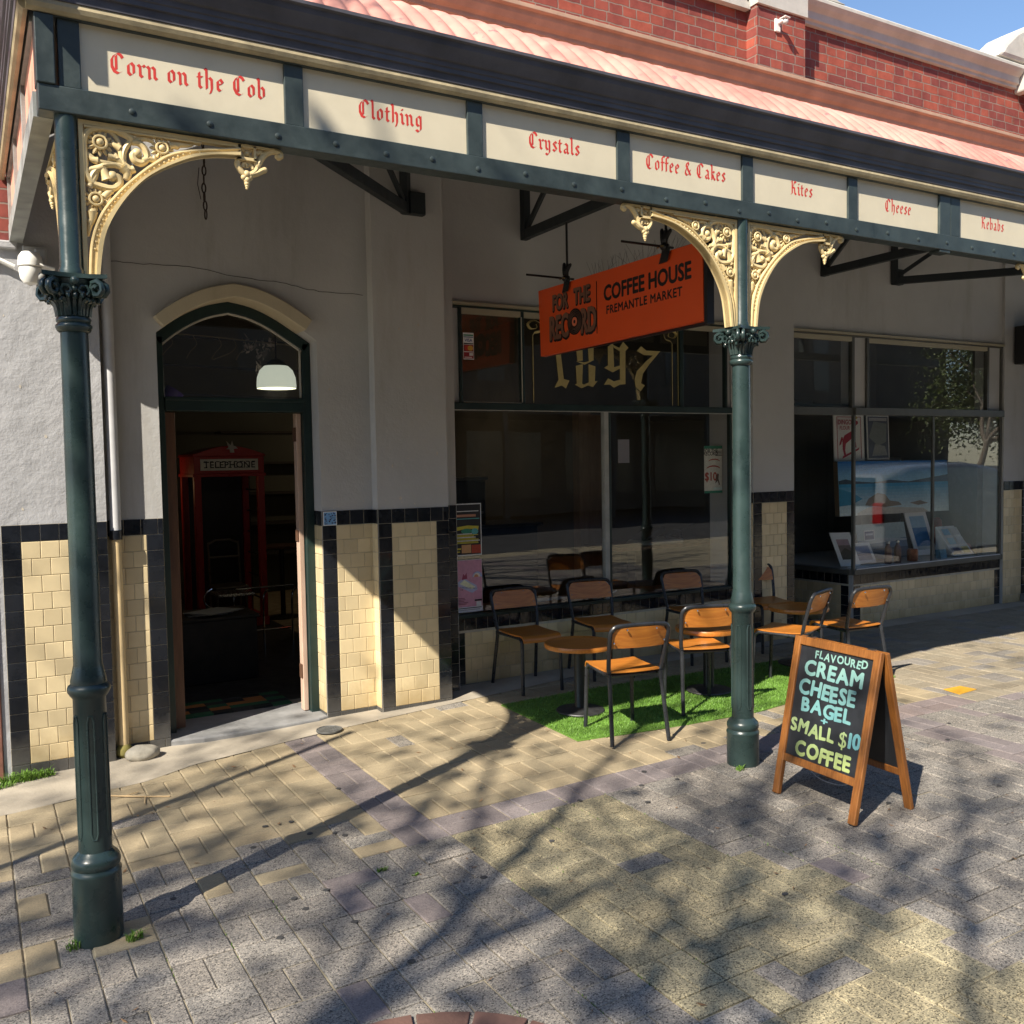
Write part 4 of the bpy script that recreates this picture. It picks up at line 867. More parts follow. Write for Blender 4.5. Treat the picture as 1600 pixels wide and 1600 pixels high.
for txt_, y, z, sz, wd_ in (('FOR', -.225, 2.995, .165, .70), ('THE', -.520, 3.0, .165, .70), ('REC', -.205, 2.775, .250, .60), ('RD', -.600, 2.775, .250, .60)):
    for off, mt, dx, nm in ((.066, INK, .009, 'lettering'), (.030, BUB, 0, 'lettering')):
        t_ = MB(); text(t_, txt_, (SGX-(0.0004 if mt is INK else .0018), y-dx*.6, z-dx), U, V3, N3, sz, off, wd_); t_.build(nm, mt, SB, recalc=False)
rec = MB().lathe([(0, 0), (.098, 0), (.098, .002), (0, .002)], (SGX-.0055, -.430, 2.868), 36, 'x'); rec.build('record_emblem', INK, SB)
rg = MB(); [torus(rg, (SGX-.0065, -.430, 2.868), r, .0015, Vector((0, 1, 0)), Vector((0, 0, 1)), 30) for r in (.085, .072, .060, .05)]; rg.build('record_grooves', BUB, SB)
MB().lathe([(0, 0), (.034, 0), (.034, .0015), (0, .0015)], (SGX-.0078, -.430, 2.868), 24, 'x').build('record_label', M('salmon_label', (.75, .20, .10), .5), SB)
MB().lathe([(0, 0), (.013, 0), (.013, .001), (0, .001)], (SGX-.0086, -.430, 2.868), 16, 'x').build('record_hole', INK, SB)
sp = MB(); r4 = random.Random(5)
for k in range(46):
    y = -.62-.022*k+r4.gauss(0, .006); a = r4.gauss(0, .35); sp.tube([(SGX+.02, y, 3.176), (SGX+.02+.10*math.sin(a), y+.02*r4.gauss(0, 1), 3.176+.06+.05*r4.random())], .0008, 4)
sp.build('bird_spikes', M('spike_wire', (.10, .10, .10), .4, .8), HS)
for y, nm in ((-.33, 'hanger at the wall end of the sign'), (-1.49, 'hanger at the street end of the sign')):
    h = MB().tube([(SGX, y, 3.63), (SGX, y, 3.20)], .009, 8); HG = h.build('hanger', BLACK, HS); HG['label'] = nm
    bd = MB().tube([(SGX-.36, y, 3.205), (SGX+.06, y, 3.205)], .008, 8)
    bd.obox((SGX-.012, y, 3.150), (.006, .012, 0), (0, .040, 0), (0, -.018, .045))
    for k in range(3): bd.tube(smooth_path([(SGX, y+.008*k, 3.20), (SGX-.014, y+.02*(k-1), 3.25), (SGX+.005, y+.045*(k-1), 3.31+.01*k)], 4), [.014]*8+[.008], 6)
    bd.ball((SGX-.01, y, 3.205), .034, 9, 6, (1, 1, .8)); bd.build('hanger_knot', BLACK, HG)
    MB().tube([(SGX-.046, y-.03, 3.20), (SGX-.05, y, 3.207), (SGX-.046, y+.03, 3.20)], .006, 6).build('brass_tie', M('brass', (.45, .33, .13), .3, 1.), HG)
# ================================================================== FURNITURE
def make_chair(label):
    t = thing('cafe_chair', label, 'chair', (0, 0, 0), 'wooden backed chairs outside the cafe', world=False)
    r = .013; rb = .0138
    # rear frame: two legs running up into the back hoop
    hp = [(-.196, -.272, 0), (-.178, -.205, .40), (-.185, -.205, .47), (-.196, -.245, .62), (-.200, -.270, .70), (-.186, -.281, .732), (-.150, -.285, .748), (0, -.288, .752)]
    hp += [(-x, y, z) for x, y, z in reversed(hp[:-1])]
    sm = smooth_path(hp, 4); n = len(sm); low = [p for p in sm if p.z < .44]
    MB().tube([p for p in sm if p.z > .425], rb, 10).build('back_frame', TUBE, t, smooth=True)
    for s_ in (-1, 1):
        pts = [(s_*.196, -.272, .0), (s_*.178, -.205, .40), (s_*.180, -.205, .435)]
        lg = MB().tube(pts, rb, 10).build('leg', TUBE, t, smooth=True); MB().tube([(s_*.197, -.273, -.002), (s_*.195, -.269, .022)], .0135, 10).build('foot_cap', BLACK, lg, smooth=True)
        pts = smooth_path([(s_*.172, .205, 0), (s_*.165, .190, .36), (s_*.163, .178, .405), (s_*.163, .150, .425)], 3)
        lg = MB().tube(pts, rb, 10).build('leg', TUBE, t, smooth=True); MB().tube([(s_*.1725, .206, -.002), (s_*.1715, .2045, .022)], .0135, 10).build('foot_cap', BLACK, lg, smooth=True)
    sf = MB()
    for s_ in (-1, 1): sf.tube([(s_*.163, .155, .425), (s_*.178, -.205, .420)], r, 8)
    sf.tube([(-.163, .10, .420), (.163, .10, .420)], r*.9, 8).tube([(-.176, -.17, .418), (.176, -.17, .418)], r*.9, 8); sf.build('seat_frame', TUBE, t, smooth=True)
    # plywood seat with a rolled front edge
    sec = [(-.205, .447), (-.12, .440), (0, .438), (.10, .440), (.165, .444), (.195, .438), (.212, .420), (.218, .402)]; nx = 8; vs = []
    for k, dz in ((0, 0), (1, -.010)):
        for i in range(nx+1):
            u = -1+2*i/nx
            for y, z in sec:
                hw = .178 if y < .1 else .178-.10*(y-.1); hw *= (1 if y > -.2 else .985)
                vs.append((u*hw, y-(dz*.35 if y > .19 else 0)*-1, z+dz+.006*u*u))
    m = len(sec); L = (nx+1)*m; fs = []
    for i in range(nx):
        for j in range(m-1):
            a, b, c, d = i*m+j, i*m+j+1, (i+1)*m+j+1, (i+1)*m+j; fs += [(a, d, c, b), (L+a, L+b, L+c, L+d)]
    for j in range(m-1): fs += [(j, j+1, L+j+1, L+j), (nx*m+j+1, nx*m+j, L+nx*m+j, L+nx*m+j+1)]
    for i in range(nx): fs += [(i*m, L+i*m, L+(i+1)*m, (i+1)*m), (i*m+m-1, (i+1)*m+m-1, L+(i+1)*m+m-1, L+i*m+m-1)]
    MB().add(vs, fs).build('seat', WOODC, t, smooth=True, ang=60)
    # curved plywood back panel with rounded upper corners
    vs, fs = [], []; nu, out = 14, []
    for i in range(nu+1):
        u = -1+2*i/nu; e = abs(u); zt = .738-(.045*max(0, (e-.72)/.28)**2); zb = .600+.004*e
        for q in range(4):
            z = zb+(zt-zb)*q/3; y = -.236-(z-.60)*.36+.018*(1-u*u)*-1+.012
            for th in (0, -.009): vs.append((u*.190, y+th, z))
    g = lambda i, q, k: (i*4+q)*2+k
    for i in range(nu):
        for q in range(3): fs += [(g(i, q, 0), g(i, q+1, 0), g(i+1, q+1, 0), g(i+1, q, 0)), (g(i, q, 1), g(i+1, q, 1), g(i+1, q+1, 1), g(i, q+1, 1))]
        fs += [(g(i, 3, 0), g(i, 3, 1), g(i+1, 3, 1), g(i+1, 3, 0)), (g(i, 0, 0), g(i+1, 0, 0), g(i+1, 0, 1), g(i, 0, 1))]
    for q in range(3): fs += [(g(0, q, 0), g(0, q, 1), g(0, q+1, 1), g(0, q+1, 0)), (g(nu, q, 0), g(nu, q+1, 0), g(nu, q+1, 1), g(nu, q, 1))]
    bk = MB().add(vs, fs).build('backrest', WOODC, t, smooth=True, ang=60)
    rv = MB()
    for x, z in ((-.10, .725), (.10, .725), (-.172, .64), (.172, .64)): rv.ball((x, -.236-(z-.60)*.36-.018*(1-(x/.19)**2)+.0135, z), .0045, 8, 5); rv.ball((x, -.236-(z-.60)*.36-.018*(1-(x/.19)**2)+.0135-.0125-.010, z), .0065, 8, 5)
    rv.build('rivets', CHROME, bk, smooth=True)
    return t
chairs = [  # x, y, facing vector, label
 (3.785, -.045, (-.05, -1), 'wooden chair against the window wall nearest the posters, facing the street'),
 (4.50, -.035, (-.19, -.98), 'wooden chair against the window wall behind the nearest round table, seat in shade'),
 (3.64, -1.44, (.20, .98), 'wooden chair with its back to the street nearest the camera, at the mat corner'),
 (5.52, -.03, (-.18, -.98), 'wooden chair against the window wall, between two other wall chairs, left of the second post'),
 (4.47, -1.22, (.36, .93), 'wooden chair with its back to the street just left of the second post'),
 (6.38, -.03, (-.26, -.965), 'wooden chair against the tiled pier, partly hidden behind the second post'),
 (5.42, -1.17, (-.36, .93), 'wooden chair seen side on, just behind the top of the chalkboard sign'),
 (5.98, -1.25, (.07, 1), 'wooden chair with its back to the street, right of the chalkboard top')]
CH = None
for x, y, f, lab in chairs:
    rz = math.atan2(-f[0], f[1])
    if CH is None: CH = make_chair(lab); CH.location = (x, y, gz(x)+.004); CH.rotation_euler = (0, 0, rz)
    else: dup(CH, (x, y, gz(x)+(.012 if 3.35 < x < 6.3 and -1.5 < y < -.4 else .004)), rz, lab)
def make_table(label):
    t = thing('cafe_table', label, 'table', (0, 0, 0), 'small round cafe tables', world=False)
    tp = [(0, .452), (.235, .452), (.247, .456), (.250, .466), (.250, .478), (.246, .487), (.238, .488), (.228, .482), (.205, .478), (0, .478)]
    MB().lathe(tp, n=56, cap=False).build('tabletop', WOODC, t, smooth=True, ang=50)
    MB().lathe([(.10, .452), (.10, .446), (.042, .440), (.040, .03), (.045, .02)], n=28).build('column', GREEN if False else M('dark_iron', (.02, .024, .024), .4, .3, .3, 10), t, smooth=True)
    MB().lathe([(.0, -.002), (.168, -.002), (.172, .004), (.168, .010), (.10, .016), (.05, .03), (0, .03)], n=44, cap=False).build('base_plate', M('worn_iron', (.07, .07, .072), .5, .6, .4, 14), t, smooth=True, ang=40)
    return t
TB = make_table('low round wooden table nearest the camera, between the first two wall chairs'); TB.location = (3.70, -.87, gz(3.7)+.016)
dup(TB, (4.81, -.97, gz(4.8)+.016), 1.9, 'low round wooden table half hidden behind the second post'); dup(TB, (6.08, -.68, gz(6)+.016), .8, 'low round wooden table farthest from the camera, behind the side-on chair')

# artificial grass mat: base sheet and blades
mc = [(3.338, -.368), (3.311, -1.41), (3.6, -1.47), (4.1, -1.56), (4.735, -1.591), (5.2, -1.52), (5.8, -1.47), (6.35, -1.44), (6.36, -.50), (5.2, -.44), (4.0, -.385)]
m = MB().prism(mc, (0, 0, 0), (1, 0, 0), (0, 1, 0), (0, 0, .006))
m.v = [(x, y, z+gz(x)+.002) for x, y, z in m.v]
def inside(x, y):
    c = False; j = len(mc)-1
    for i in range(len(mc)):
        if (mc[i][1] > y) != (mc[j][1] > y) and x < (mc[j][0]-mc[i][0])*(y-mc[i][1])/(mc[j][1]-mc[i][1])+mc[i][0]: c = not c
        j = i
    return c
rg = random.Random(11); nb = 0
while nb < 42000:
    x, y = rg.uniform(3.3, 6.4), rg.uniform(-1.6, -.36)
    if not inside(x, y): continue
    nb += 1; a = rg.uniform(0, 6.28); h = rg.uniform(.010, .020); w_ = .0022+.001*rg.random(); lx, ly = rg.gauss(.002, .006), rg.gauss(-.002, .006); z = gz(x)+.006
    m.add([(x-w_*math.cos(a), y-w_*math.sin(a), z), (x+w_*math.cos(a), y+w_*math.sin(a), z), (x+lx, y+ly, z+h)], [(0, 1, 2)])
TURF = M('plastic_turf', (.135, .265, .042), .55, 0, .25, 5, 0, 60, .4, island=.45)
one(m, 'grass_mat', TURF, 'bright green artificial grass mat spread under the chairs and tables', 'mat', recalc=False)

# ================================================================== CHALKBOARD A-FRAME
AF = thing('sandwich_board', 'wooden framed chalkboard A-frame sign advertising a bagel and coffee on the pavement', 'sign', (3.83, -3.02, gz(3.8)))
zb = gz(3.75)+.002
A0, A1 = Vector((3.655, -2.777, zb)), Vector((3.632, -3.289, zb)); T0 = Vector((3.846, -2.764, .866)); T1 = T0+(A1-A0)*1.035
B0, B1 = Vector((4.06, -2.785, zb+.006)), Vector((4.032, -3.305, zb+.006)); S0 = Vector((3.876, -2.766, .862)); S1 = S0+(B1-B0)*1.03
def leaf(f0, f1, t0, t1, nm, front):
    ux = (f1-f0).normalized(); uv = ((t0-f0)+(t1-f1)).normalized(); un = ux.cross(uv).normalized()
    if front and un.x > 0: un = -un
    if not front and un.x < 0: un = -un
    mb = MB(); w_ = .044
    for a, b in ((f0, t0), (f1, t1)): mb.bar(a, b, w_, .026, un)
    lo0, lo1 = f0+(t0-f0)*.235, f1+(t1-f1)*.235
    mb.bar(t0-uv*.022, t1-uv*.022, .044, .024, un) ; mb.bar(lo0, lo1, .040, .022, un)
    L = mb.build('frame', WOODA, AF, bevel=.004); L['label'] = nm
    bd = MB(); c = [lo0, lo1, t1-uv*.03, t0-uv*.03]; bd.add([p+un*.001 for p in c]+[p-un*.007 for p in c], [(0, 1, 2, 3), (7, 6, 5, 4), (0, 4, 5, 1), (1, 5, 6, 2), (2, 6, 7, 3), (3, 7, 4, 0)])
    bb = bd.build('blackboard', BOARD, AF); return ux, uv, un, lo0, lo1, bb
ux, uv, un, lo0, lo1, bb = leaf(A0, A1, T0, T1, 'front frame of the sandwich board', True)
leaf(B0, B1, S0, S1, 'rear frame of the sandwich board', False)
wd = (A1-A0).length; hh = (T0-A0).length*.765; o = lo0+un*.0015
BLU = zmix('chalk_pen_blue', (.085, .28, .33), (.30, .42, .29), .5, 1.6, .5); YEL = zmix('chalk_pen_yellow', (.30, .34, .07), (.30, .42, .24), .2, .9, .5); DRK = M('chalk_outline', (.06, .10, .10), .7)
def chalk(txt_, x0, x1, y, cap, mat, bold=.03, tilt=0., jit=.0, nm=None):
    """hand lettering: each character set by itself and fitted between x0 and x1 (fractions of the board)"""
    sz = cap/(.72+2*bold)*1.0; parts = []; tot = 0
    for k, chh in enumerate(txt_):
        q = MB(); text(q, chh, (0, 0, 0), (1, 0, 0), (0, 1, 0), (0, 0, 1), sz, bold, 1., 'LEFT'); xs = [p[0] for p in q.v]; parts.append((q, min(xs), max(xs)-min(xs))); tot += max(xs)-min(xs)
    gap = .010*wd*(1 if len(txt_) > 1 else 0); f = ((x1-x0)*wd-gap*(len(txt_)-1))/tot; x = x0*wd
    for k, (q, mn, w_) in enumerate(parts):
        t = tilt+jit*math.sin(k*2.3+1); c_, s_ = math.cos(t), math.sin(t); dy = .004*math.sin(k*1.7); sh = jit*.8*math.sin(k*1.1)
        m_ = CHK.setdefault((nm or txt_), (MB(), mat))[0]
        m_.add([o+ux*(x+((p[0]-mn)*f)*c_-p[1]*s_+p[1]*sh)+uv*(y*hh+dy+p[1]*c_+(p[0]-mn)*f*s_)+un*(p[2]+.0004*(k % 2)) for p in q.v], q.f); x += w_*f+gap
CHK = {}
chalk('FLAVOURED', .24, .91, .846, .044, BLU, .030, -.02, .07)
chalk('CREAM', .125, .885, .700, .086, BLU, .042, 0, .05)
chalk('CHEESE', .09, .83, .540, .088, BLU, .042, 0, .05)
chalk('BAGEL', .16, .81, .408, .078, BLU, .042, 0, .06)
chalk('+', .44, .53, .345, .040, BLU, .03); chalk('SMALL', .06, .64, .232, .074, YEL, .042, -.01, .10)
chalk('$', .70, .795, .222, .080, YEL, .004); chalk('10', .815, .965, .235, .082, BLU, .045)
chalk('COFFEE', .165, .885, .052, .084, YEL, .045, 0, .05)
for k, (q, mt) in CHK.items(): q.build('chalk_lettering', mt, bb, recalc=False)
for t in (.12, .88): MB().obox(T0+(T1-T0)*t+Vector((.015, 0, .0)), ux*.02, (.017, 0, 0), (0, 0, .003)).build('hinge', STEEL, AF)
cd = MB().tube(smooth_path([lo0+(lo1-lo0)*.30, lo0+(lo1-lo0)*.45+Vector((.03, 0, -.06)), lo0+(lo1-lo0)*.65+Vector((.06, 0, -.07)), lo0+(lo1-lo0)*.85+Vector((.04, 0, -.03))], 6), .0016, 5); cd.build('stay_cord', M('cord', (.35, .35, .36), .6), AF)

# ================================================================== SMALL THINGS ON THE PAVEMENT AND WALL
rk = MB().ball((0, 0, 0), 1, 26, 16)
rk.v = [(x*.105*(1+.10*mnoise.noise(Vector((x*2, y*2, z*2))))+.90, y*.07*(1+.12*mnoise.noise(Vector((x*2+3, y*2, z*2))))-.055, z*.055*(1+.15*mnoise.noise(Vector((x*1.5, y*1.5+9, z))))+.022) for x, y, z in rk.v]
one(rk, 'stone', ROCK, 'rounded grey stone at the foot of the wall drain pipe', 'rock', smooth=True, ang=180)
dc = MB().lathe([(0, 0), (.088, 0), (.088, .012), (.080, .014), (.078, .009), (0, .009)], (2.08, -.20, gz(2.08)+.008), 36, cap=False)
for k in range(7): dc.bar((2.08-.06+.02*k, -.20-.055, gz(2.08)+.019), (2.08-.06+.02*k, -.20+.055, gz(2.08)+.019), .007, .004)
one(dc, 'drain_cover', M('iron_cover', (.13, .13, .125), .6, .4, .3, 20), 'small round iron drain cover in front of the pilaster right of the door', 'drain cover', bevel=.001)
q = [(6.30, -1.90), (6.262, -2.06), (6.50, -2.036), (6.492, -1.905)]
mk = MB().prism(q, (0, 0, gz(6.4)+.001), (1, 0, 0), (0, 1, 0), (0, 0, .006)); one(mk, 'pavement_marker', M('yellow_marker', (.62, .33, .03), .55, 0, .2, 12, .4, 60), 'flat yellow marker tile on the pavement right of the chalkboard', 'marker', bevel=.002)
GRASSM = M('grass_blade', (.14, .27, .03), .5, 0, .2, 8, island=.5)
def tuft(cx, cy, rx, ry, n, h, label, seed):
    g = MB(); r = random.Random(seed)
    for k in range(n):
        a = r.uniform(0, 6.28); d = math.sqrt(r.random()); x, y = cx+rx*d*math.cos(a), cy+ry*d*math.sin(a); z = gz(x)+.0
        hh_ = h*r.uniform(.5, 1.1); b = r.uniform(0, 6.28); lx, ly = math.cos(b)*hh_*r.uniform(.2, .9), math.sin(b)*hh_*r.uniform(.2, .9)-.01; w_ = .0022
        px, py = -math.sin(b)*w_, math.cos(b)*w_
        g.add([(x-px, y-py, z), (x+px, y+py, z), (x+lx*.4+px, y+ly*.4+py, z+hh_*.65), (x+lx*.4-px, y+ly*.4-py, z+hh_*.65), (x+lx, y+ly, z+hh_*.8)], [(0, 1, 2, 3), (3, 2, 4)])
    return one(g, 'grass_tuft', GRASSM, label, 'grass', recalc=False)
tuft(.245, -.06, .15, .04, 420, .085, 'bright green weed grass along the foot of the left tiled pier', 2)
tuft(.10, -.12, .07, .03, 120, .06, 'small weeds at the far left edge below the gate trim', 4)
tuft(.50, -2.43, .035, .02, 60, .045, 'small weed tuft in front of the corner post base', 5)
tuft(.29, -2.36, .03, .03, 50, .04, 'small weed tuft at the left of the corner post base', 6)
tuft(1.55, -2.43, .025, .012, 40, .025, 'tiny weed in a paving joint between the corner post and the yellow paving', 8)
tuft(1.66, -2.56, .02, .012, 30, .022, 'tiny weed in a second paving joint near the yellow paving', 9)
tuft(3.76, -2.40, .03, .03, 40, .035, 'small dry weed tuft beside the base of the second post', 12)
moss = MB(); rm_ = random.Random(21)
for k in range(1500):
    i = rm_.randint(-3, 12); x = .585+S*i+rm_.gauss(0, .002); y = rm_.uniform(-3.9, -2.1)
    if mnoise.noise(Vector((x*1.3, y*1.7, 3))) < .12: continue
    h = rm_.uniform(.003, .009); a = rm_.uniform(0, 6.28); z = gz(x)-.009; w_ = .003
    moss.add([(x-w_*math.cos(a), y-w_*math.sin(a), z), (x+w_*math.cos(a), y+w_*math.sin(a), z), (x+rm_.gauss(0, .004), y+rm_.gauss(0, .004), z+h+.006)], [(0, 1, 2)])
tag(moss.build('joint_moss', GRASSM, None, recalc=False), kind='stuff')
lt = MB(); r5 = random.Random(31)
for k in range(110):
    x, y = r5.uniform(.2, 5), r5.uniform(-4.2, -.2); z = gz(x)+.006; a = r5.uniform(0, 6.28); L_ = r5.uniform(.008, .022); w_ = L_*r5.uniform(.2, .45)
    e1, e2 = Vector((math.cos(a), math.sin(a), r5.uniform(-.1, .2)))*L_, Vector((-math.sin(a), math.cos(a), r5.uniform(-.2, .2)))*w_; c = Vector((x, y, z))
    lt.add([c-e1, c+e2*.8, c+e1+Vector((0, 0, .004)), c-e2], [(0, 1, 2, 3)])
tag(lt.build('leaf_litter', M('dry_leaf', (.27, .15, .07), .8, 0, .3, 8, island=.6), None, recalc=False), kind='stuff')
gum = MB(); r6 = random.Random(41)
spots = [(1.15, -2.58), (.99, -2.75), (1.28, -2.8), (1.55, -1.95), (1.75, -1.3), (2.35, -2.6), (1.9, -2.75), (1.35, -3.2), (2.75, -2.25), (3.3, -2.1), (1.25, -1.6), (1.38, -1.62)]+[(r6.uniform(.3, 7), r6.uniform(-4.2, -1.6)) for k in range(30)]
for x, y in spots:
    n = 12; P = [(x+r6.uniform(.011, .019)*math.cos(2*math.pi*k/n), y+r6.uniform(.010, .017)*math.sin(2*math.pi*k/n)) for k in range(n)]; gum.prism(P, (0, 0, gz(x)+.0015), (1, 0, 0), (0, 1, 0), (0, 0, .0022))
tag(gum.build('gum_spots', M('old_gum', (.055, .053, .052), .8), None), kind='stuff')
tw = MB().tube(smooth_path([(.62, -.62, .0), (.70, -.70, .004), (.80, -.78, .004), (.92, -.86, .003)], 4), .0045, 6).tube([(.80, -.78, .004), (.78, -.90, .004)], .003, 6).tube([(.70, -.70, .004), (.78, -.68, .006)], .003, 6)
tw.v = [(x, y, z+gz(x)+.004) for x, y, z in tw.v]; one(tw, 'fallen_twig', M('dry_twig', (.45, .32, .17), .8), 'pale forked twig lying on the pavement behind the corner post', 'twig', smooth=True)

# security cameras
def camera_dome(loc, label, big=True):
    t = thing('security_camera', label, 'camera', loc, 'white security cameras on the building', world=False)
    if big:
        MB().box(-.03, .10, -.02, .0, -.04, .16).box(.03, .09, -.10, -.0, .02, .13).build('wall_bracket', M('grey_bracket', (.45, .45, .44), .5), t, bevel=.008)
        MB().lathe([(0, .115), (.045, .11), (.062, .085), (.066, .05), (.066, .03), (.06, .025), (0, .025)], (.0, -.16, -.02), 28, cap=False).build('housing', WHITE, t, smooth=True)
        MB().lathe([(.060, .022), (.062, 0), (.056, -.04), (.038, -.066), (0, -.078)], (.0, -.16, -.02), 28, cap=False).build('dome', WHITE, t, smooth=True)
        MB().obox((.075, -.16, .012), (.05, 0, -.012), (0, .05, 0), (0, 0, .006)).build('sun_visor', WHITE, t, bevel=.003)
        MB().ball((.045, -.175, -.05), .035, 14, 10).build('lens_ball', M('pale_grey_lens', (.5, .5, .48), .2), t, smooth=True)
    else:
        MB().box(-.05, .05, -.03, 0, -.09, .09).build('wall_bracket', WHITE, t, bevel=.008)
        MB().tube([(0, -.03, .03), (.03, -.10, .05)], .022, 12).build('housing', WHITE, t, smooth=True); MB().ball((.045, -.13, .02), .04, 14, 9).build('dome', M('pale_grey_lens', (.5, .5, .48), .2), t, smooth=True)
        MB().obox((.04, -.12, .07), (.05, 0, -.005), (0, .06, 0), (0, 0, .006)).build('sun_visor', WHITE, t, bevel=.003)
    return t
camera_dome((.375, -.03, 2.99), 'white security camera on the rendered wall behind the corner post capital'); camera_dome((6.44, -.10, 5.68), 'white security camera on the brick pier above the veranda roof', False).scale = (.62, .62, .62)

# stickers and posters
PRT = attrmat('printed_paper', .45)
def sheet(name, x0, x1, z0, z1, y, label, cat, items, base=(.8, .8, .8, 1), tilt=0.):
    t = MB().box(x0, x1, y-.0015, y, z0, z1, tone=base)
    P = one(t, name, PRT, label, cat, tones=True); k = [0]
    def rel(v): return (v[0]-P.location.x, v[1]-P.location.y, v[2]-P.location.z)
    q = MB()
    for it in items:
        k[0] += 1; yy = y-.002-.00012*k[0]
        if it[0] == 'r':
            _, a, b, c, d, col = it; q.add([(x0+(x1-x0)*a, yy, z0+(z1-z0)*c), (x0+(x1-x0)*b, yy, z0+(z1-z0)*c), (x0+(x1-x0)*b, yy, z0+(z1-z0)*d), (x0+(x1-x0)*a, yy, z0+(z1-z0)*d)], [(0, 1, 2, 3)], (*col, 1))
        elif it[0] == 'p':
            _, pts, col = it; q.add([(x0+(x1-x0)*a, yy, z0+(z1-z0)*b) for a, b in pts], [tuple(range(len(pts)))], (*col, 1))
        else:
            _, s, a, b, sz, col, bold, wd_ = it; text(q, s, (x0+(x1-x0)*a, yy+.0015, z0+(z1-z0)*b), X, (0, 0, 1), NY, sz, bold, wd_, 'CENTER', 0, (*col, 1))
    q.v = [rel(v) for v in q.v]; pr = q.build('print', PRT, P, tones=True, recalc=False); return P
K0, WH, YE, GN, RD, PK, CY, OR = (.012, .012, .016), (.75, .75, .75), (.60, .52, .05), (.03, .25, .15), (.45, .06, .03), (.62, .30, .42), (.10, .40, .42), (.62, .33, .15)
def ell(cx, cy, rx, ry, n=14, a0=0, a1=360): return [(cx+rx*math.cos(R(a0+(a1-a0)*i/n)), cy+ry*math.sin(R(a0+(a1-a0)*i/n))) for i in range(n if a1-a0 == 360 else n+1)]
rp = random.Random(77)
it = [('r', .02, .97, .02, .98, K0), ('t', 'DISTINCT DAY BABE', .48, .875, .030, WH, .02, .80), ('r', .03, .9, .845, .86, WH), ('r', .03, .8, .745, .79, (.55, .25, .15)), ('t', 'SOUNDS', .4, .75, .032, YE, .02, .9), ('r', .03, .93, .70, .715, CY), ('t', '10.8', .66, .63, .05, GN, .02, 1), ('p', [(.03, .55), (.5, .58), (.9, .56), (.88, .49), (.45, .52), (.05, .48)], YE), ('p', ell(.75, .46, .13, .06), CY), ('p', ell(.45, .47, .2, .05), GN)]
for k in range(9): it.append(('r', .04+.05*rp.random(), .5+.45*rp.random(), .41-.022*k, .425-.022*k, YE if k % 3 else WH))
it += [('r', .26, .60, .05, .21, OR), ('r', .62, .96, .04, .20, RD), ('t', '27 AUG', .79, .10, .030, OR, .02, .8), ('r', .03, .24, .12, .15, YE), ('r', .03, .2, .07, .09, YE)]
sheet('event_poster', 3.312, 3.558, 1.088, 1.503, .2975, 'black and yellow event poster stuck on the cafe window, above the pink one', 'poster', it)
it = [('r', .01, .99, .10, .99, PK), ('t', 'CO', .10, .905, .042, K0, .02, 1), ('t', 'LDS', .17, .84, .042, K0, .02, 1), ('t', '14-30', .82, .925, .028, K0, .015, .9), ('t', 'JULY', .83, .875, .034, K0, .02, .95), ('p', [(.12, .50), (.62, .36), (.82, .42), (.78, .50), (.30, .66), (.1, .58)], (.45, .48, .70)), ('p', [(.16, .55), (.60, .43), (.74, .47), (.34, .62)], (.75, .75, .55)), ('p', ell(.82, .66, .18, .105, 12, 0, 180), (.40, .45, .75)), ('p', ell(.80, .66, .13, .08, 12, 0, 180), (.75, .70, .60)), ('p', ell(.78, .66, .08, .05, 12, 0, 180), (.65, .25, .12)), ('p', [(.24, .62), (.30, .74), (.36, .70), (.42, .76), (.45, .64)], (.35, .05, .12))]
for k in range(14): it.append(('r', .2+.05*k % .6, .215+.05*k % .6, .47-.004*k, .50-.004*k, K0))
for k in range(5): it.append(('r', .05, .3+.2*rp.random(), .265-.028*k, .278-.028*k, (.25, .08, .12)))
it += [('r', .70, .97, .20, .23, K0), ('r', .76, .95, .10, .19, (.7, .72, .74)), ('t', 'fi', .855, .125, .035, K0, .02, 1), ('r', .0, 1, .0, .10, (.62, .64, .70)), ('r', .05, .95, .07, .085, K0), ('r', .05, .9, .04, .05, (.2, .2, .25))]
sheet('event_poster', 3.312, 3.556, .636, 1.055, .2975, 'pink illustrated poster stuck low on the cafe window, below the black one', 'poster', it, (.7, .7, .72, 1))
it = [('r', .05, .95, .88, .93, GN), ('r', .05, .95, .82, .85, (.02, .12, .3)), ('t', 'VISA', .5, .665, .034, (.02, .05, .30), .02, 1), ('r', .04, .96, .57, .61, K0), ('r', .04, .96, .30, .55, (.28, .03, .03)), ('p', ell(.38, .425, .26, .10), (.55, .05, .03)), ('p', ell(.66, .425, .26, .10), (.65, .38, .06)), ('r', .04, .96, .03, .27, (.30, .02, .03)), ('r', .55, .9, .14, .25, (.7, .7, .7)), ('r', .1, .8, .05, .10, (.7, .5, .5))]
sheet('card_sticker', 3.432, 3.527, 2.642, 2.852, .308, 'narrow payment card sticker on the upper left transom pane', 'sticker', it)
it = [('r', .06, .94, .06, .94, (.20, .42, .70))]
for k in range(40): a, b = rp.uniform(.08, .86), rp.uniform(.08, .86); it.append(('p', ell(a+.03, b+.03, rp.uniform(.02, .07), rp.uniform(.02, .06), 7), (.03, .03, .12)))
sheet('blue_sticker', 2.176, 2.277, 13.5*T, 14.5*T-.004, .088, 'mottled blue square sticker on the black tile border right of the door', 'sticker', it)
it = [('r', 0, 1, .94, 1, GN), ('r', 0, 1, 0, .05, GN), ('t', 'FOR THE', .36, .86, .05, K0, .02, .9), ('t', 'RECORD', .36, .80, .05, K0, .02, .9)]+[('r', .62, .98, .88-.03*k, .893-.03*k, K0) for k in range(4)]
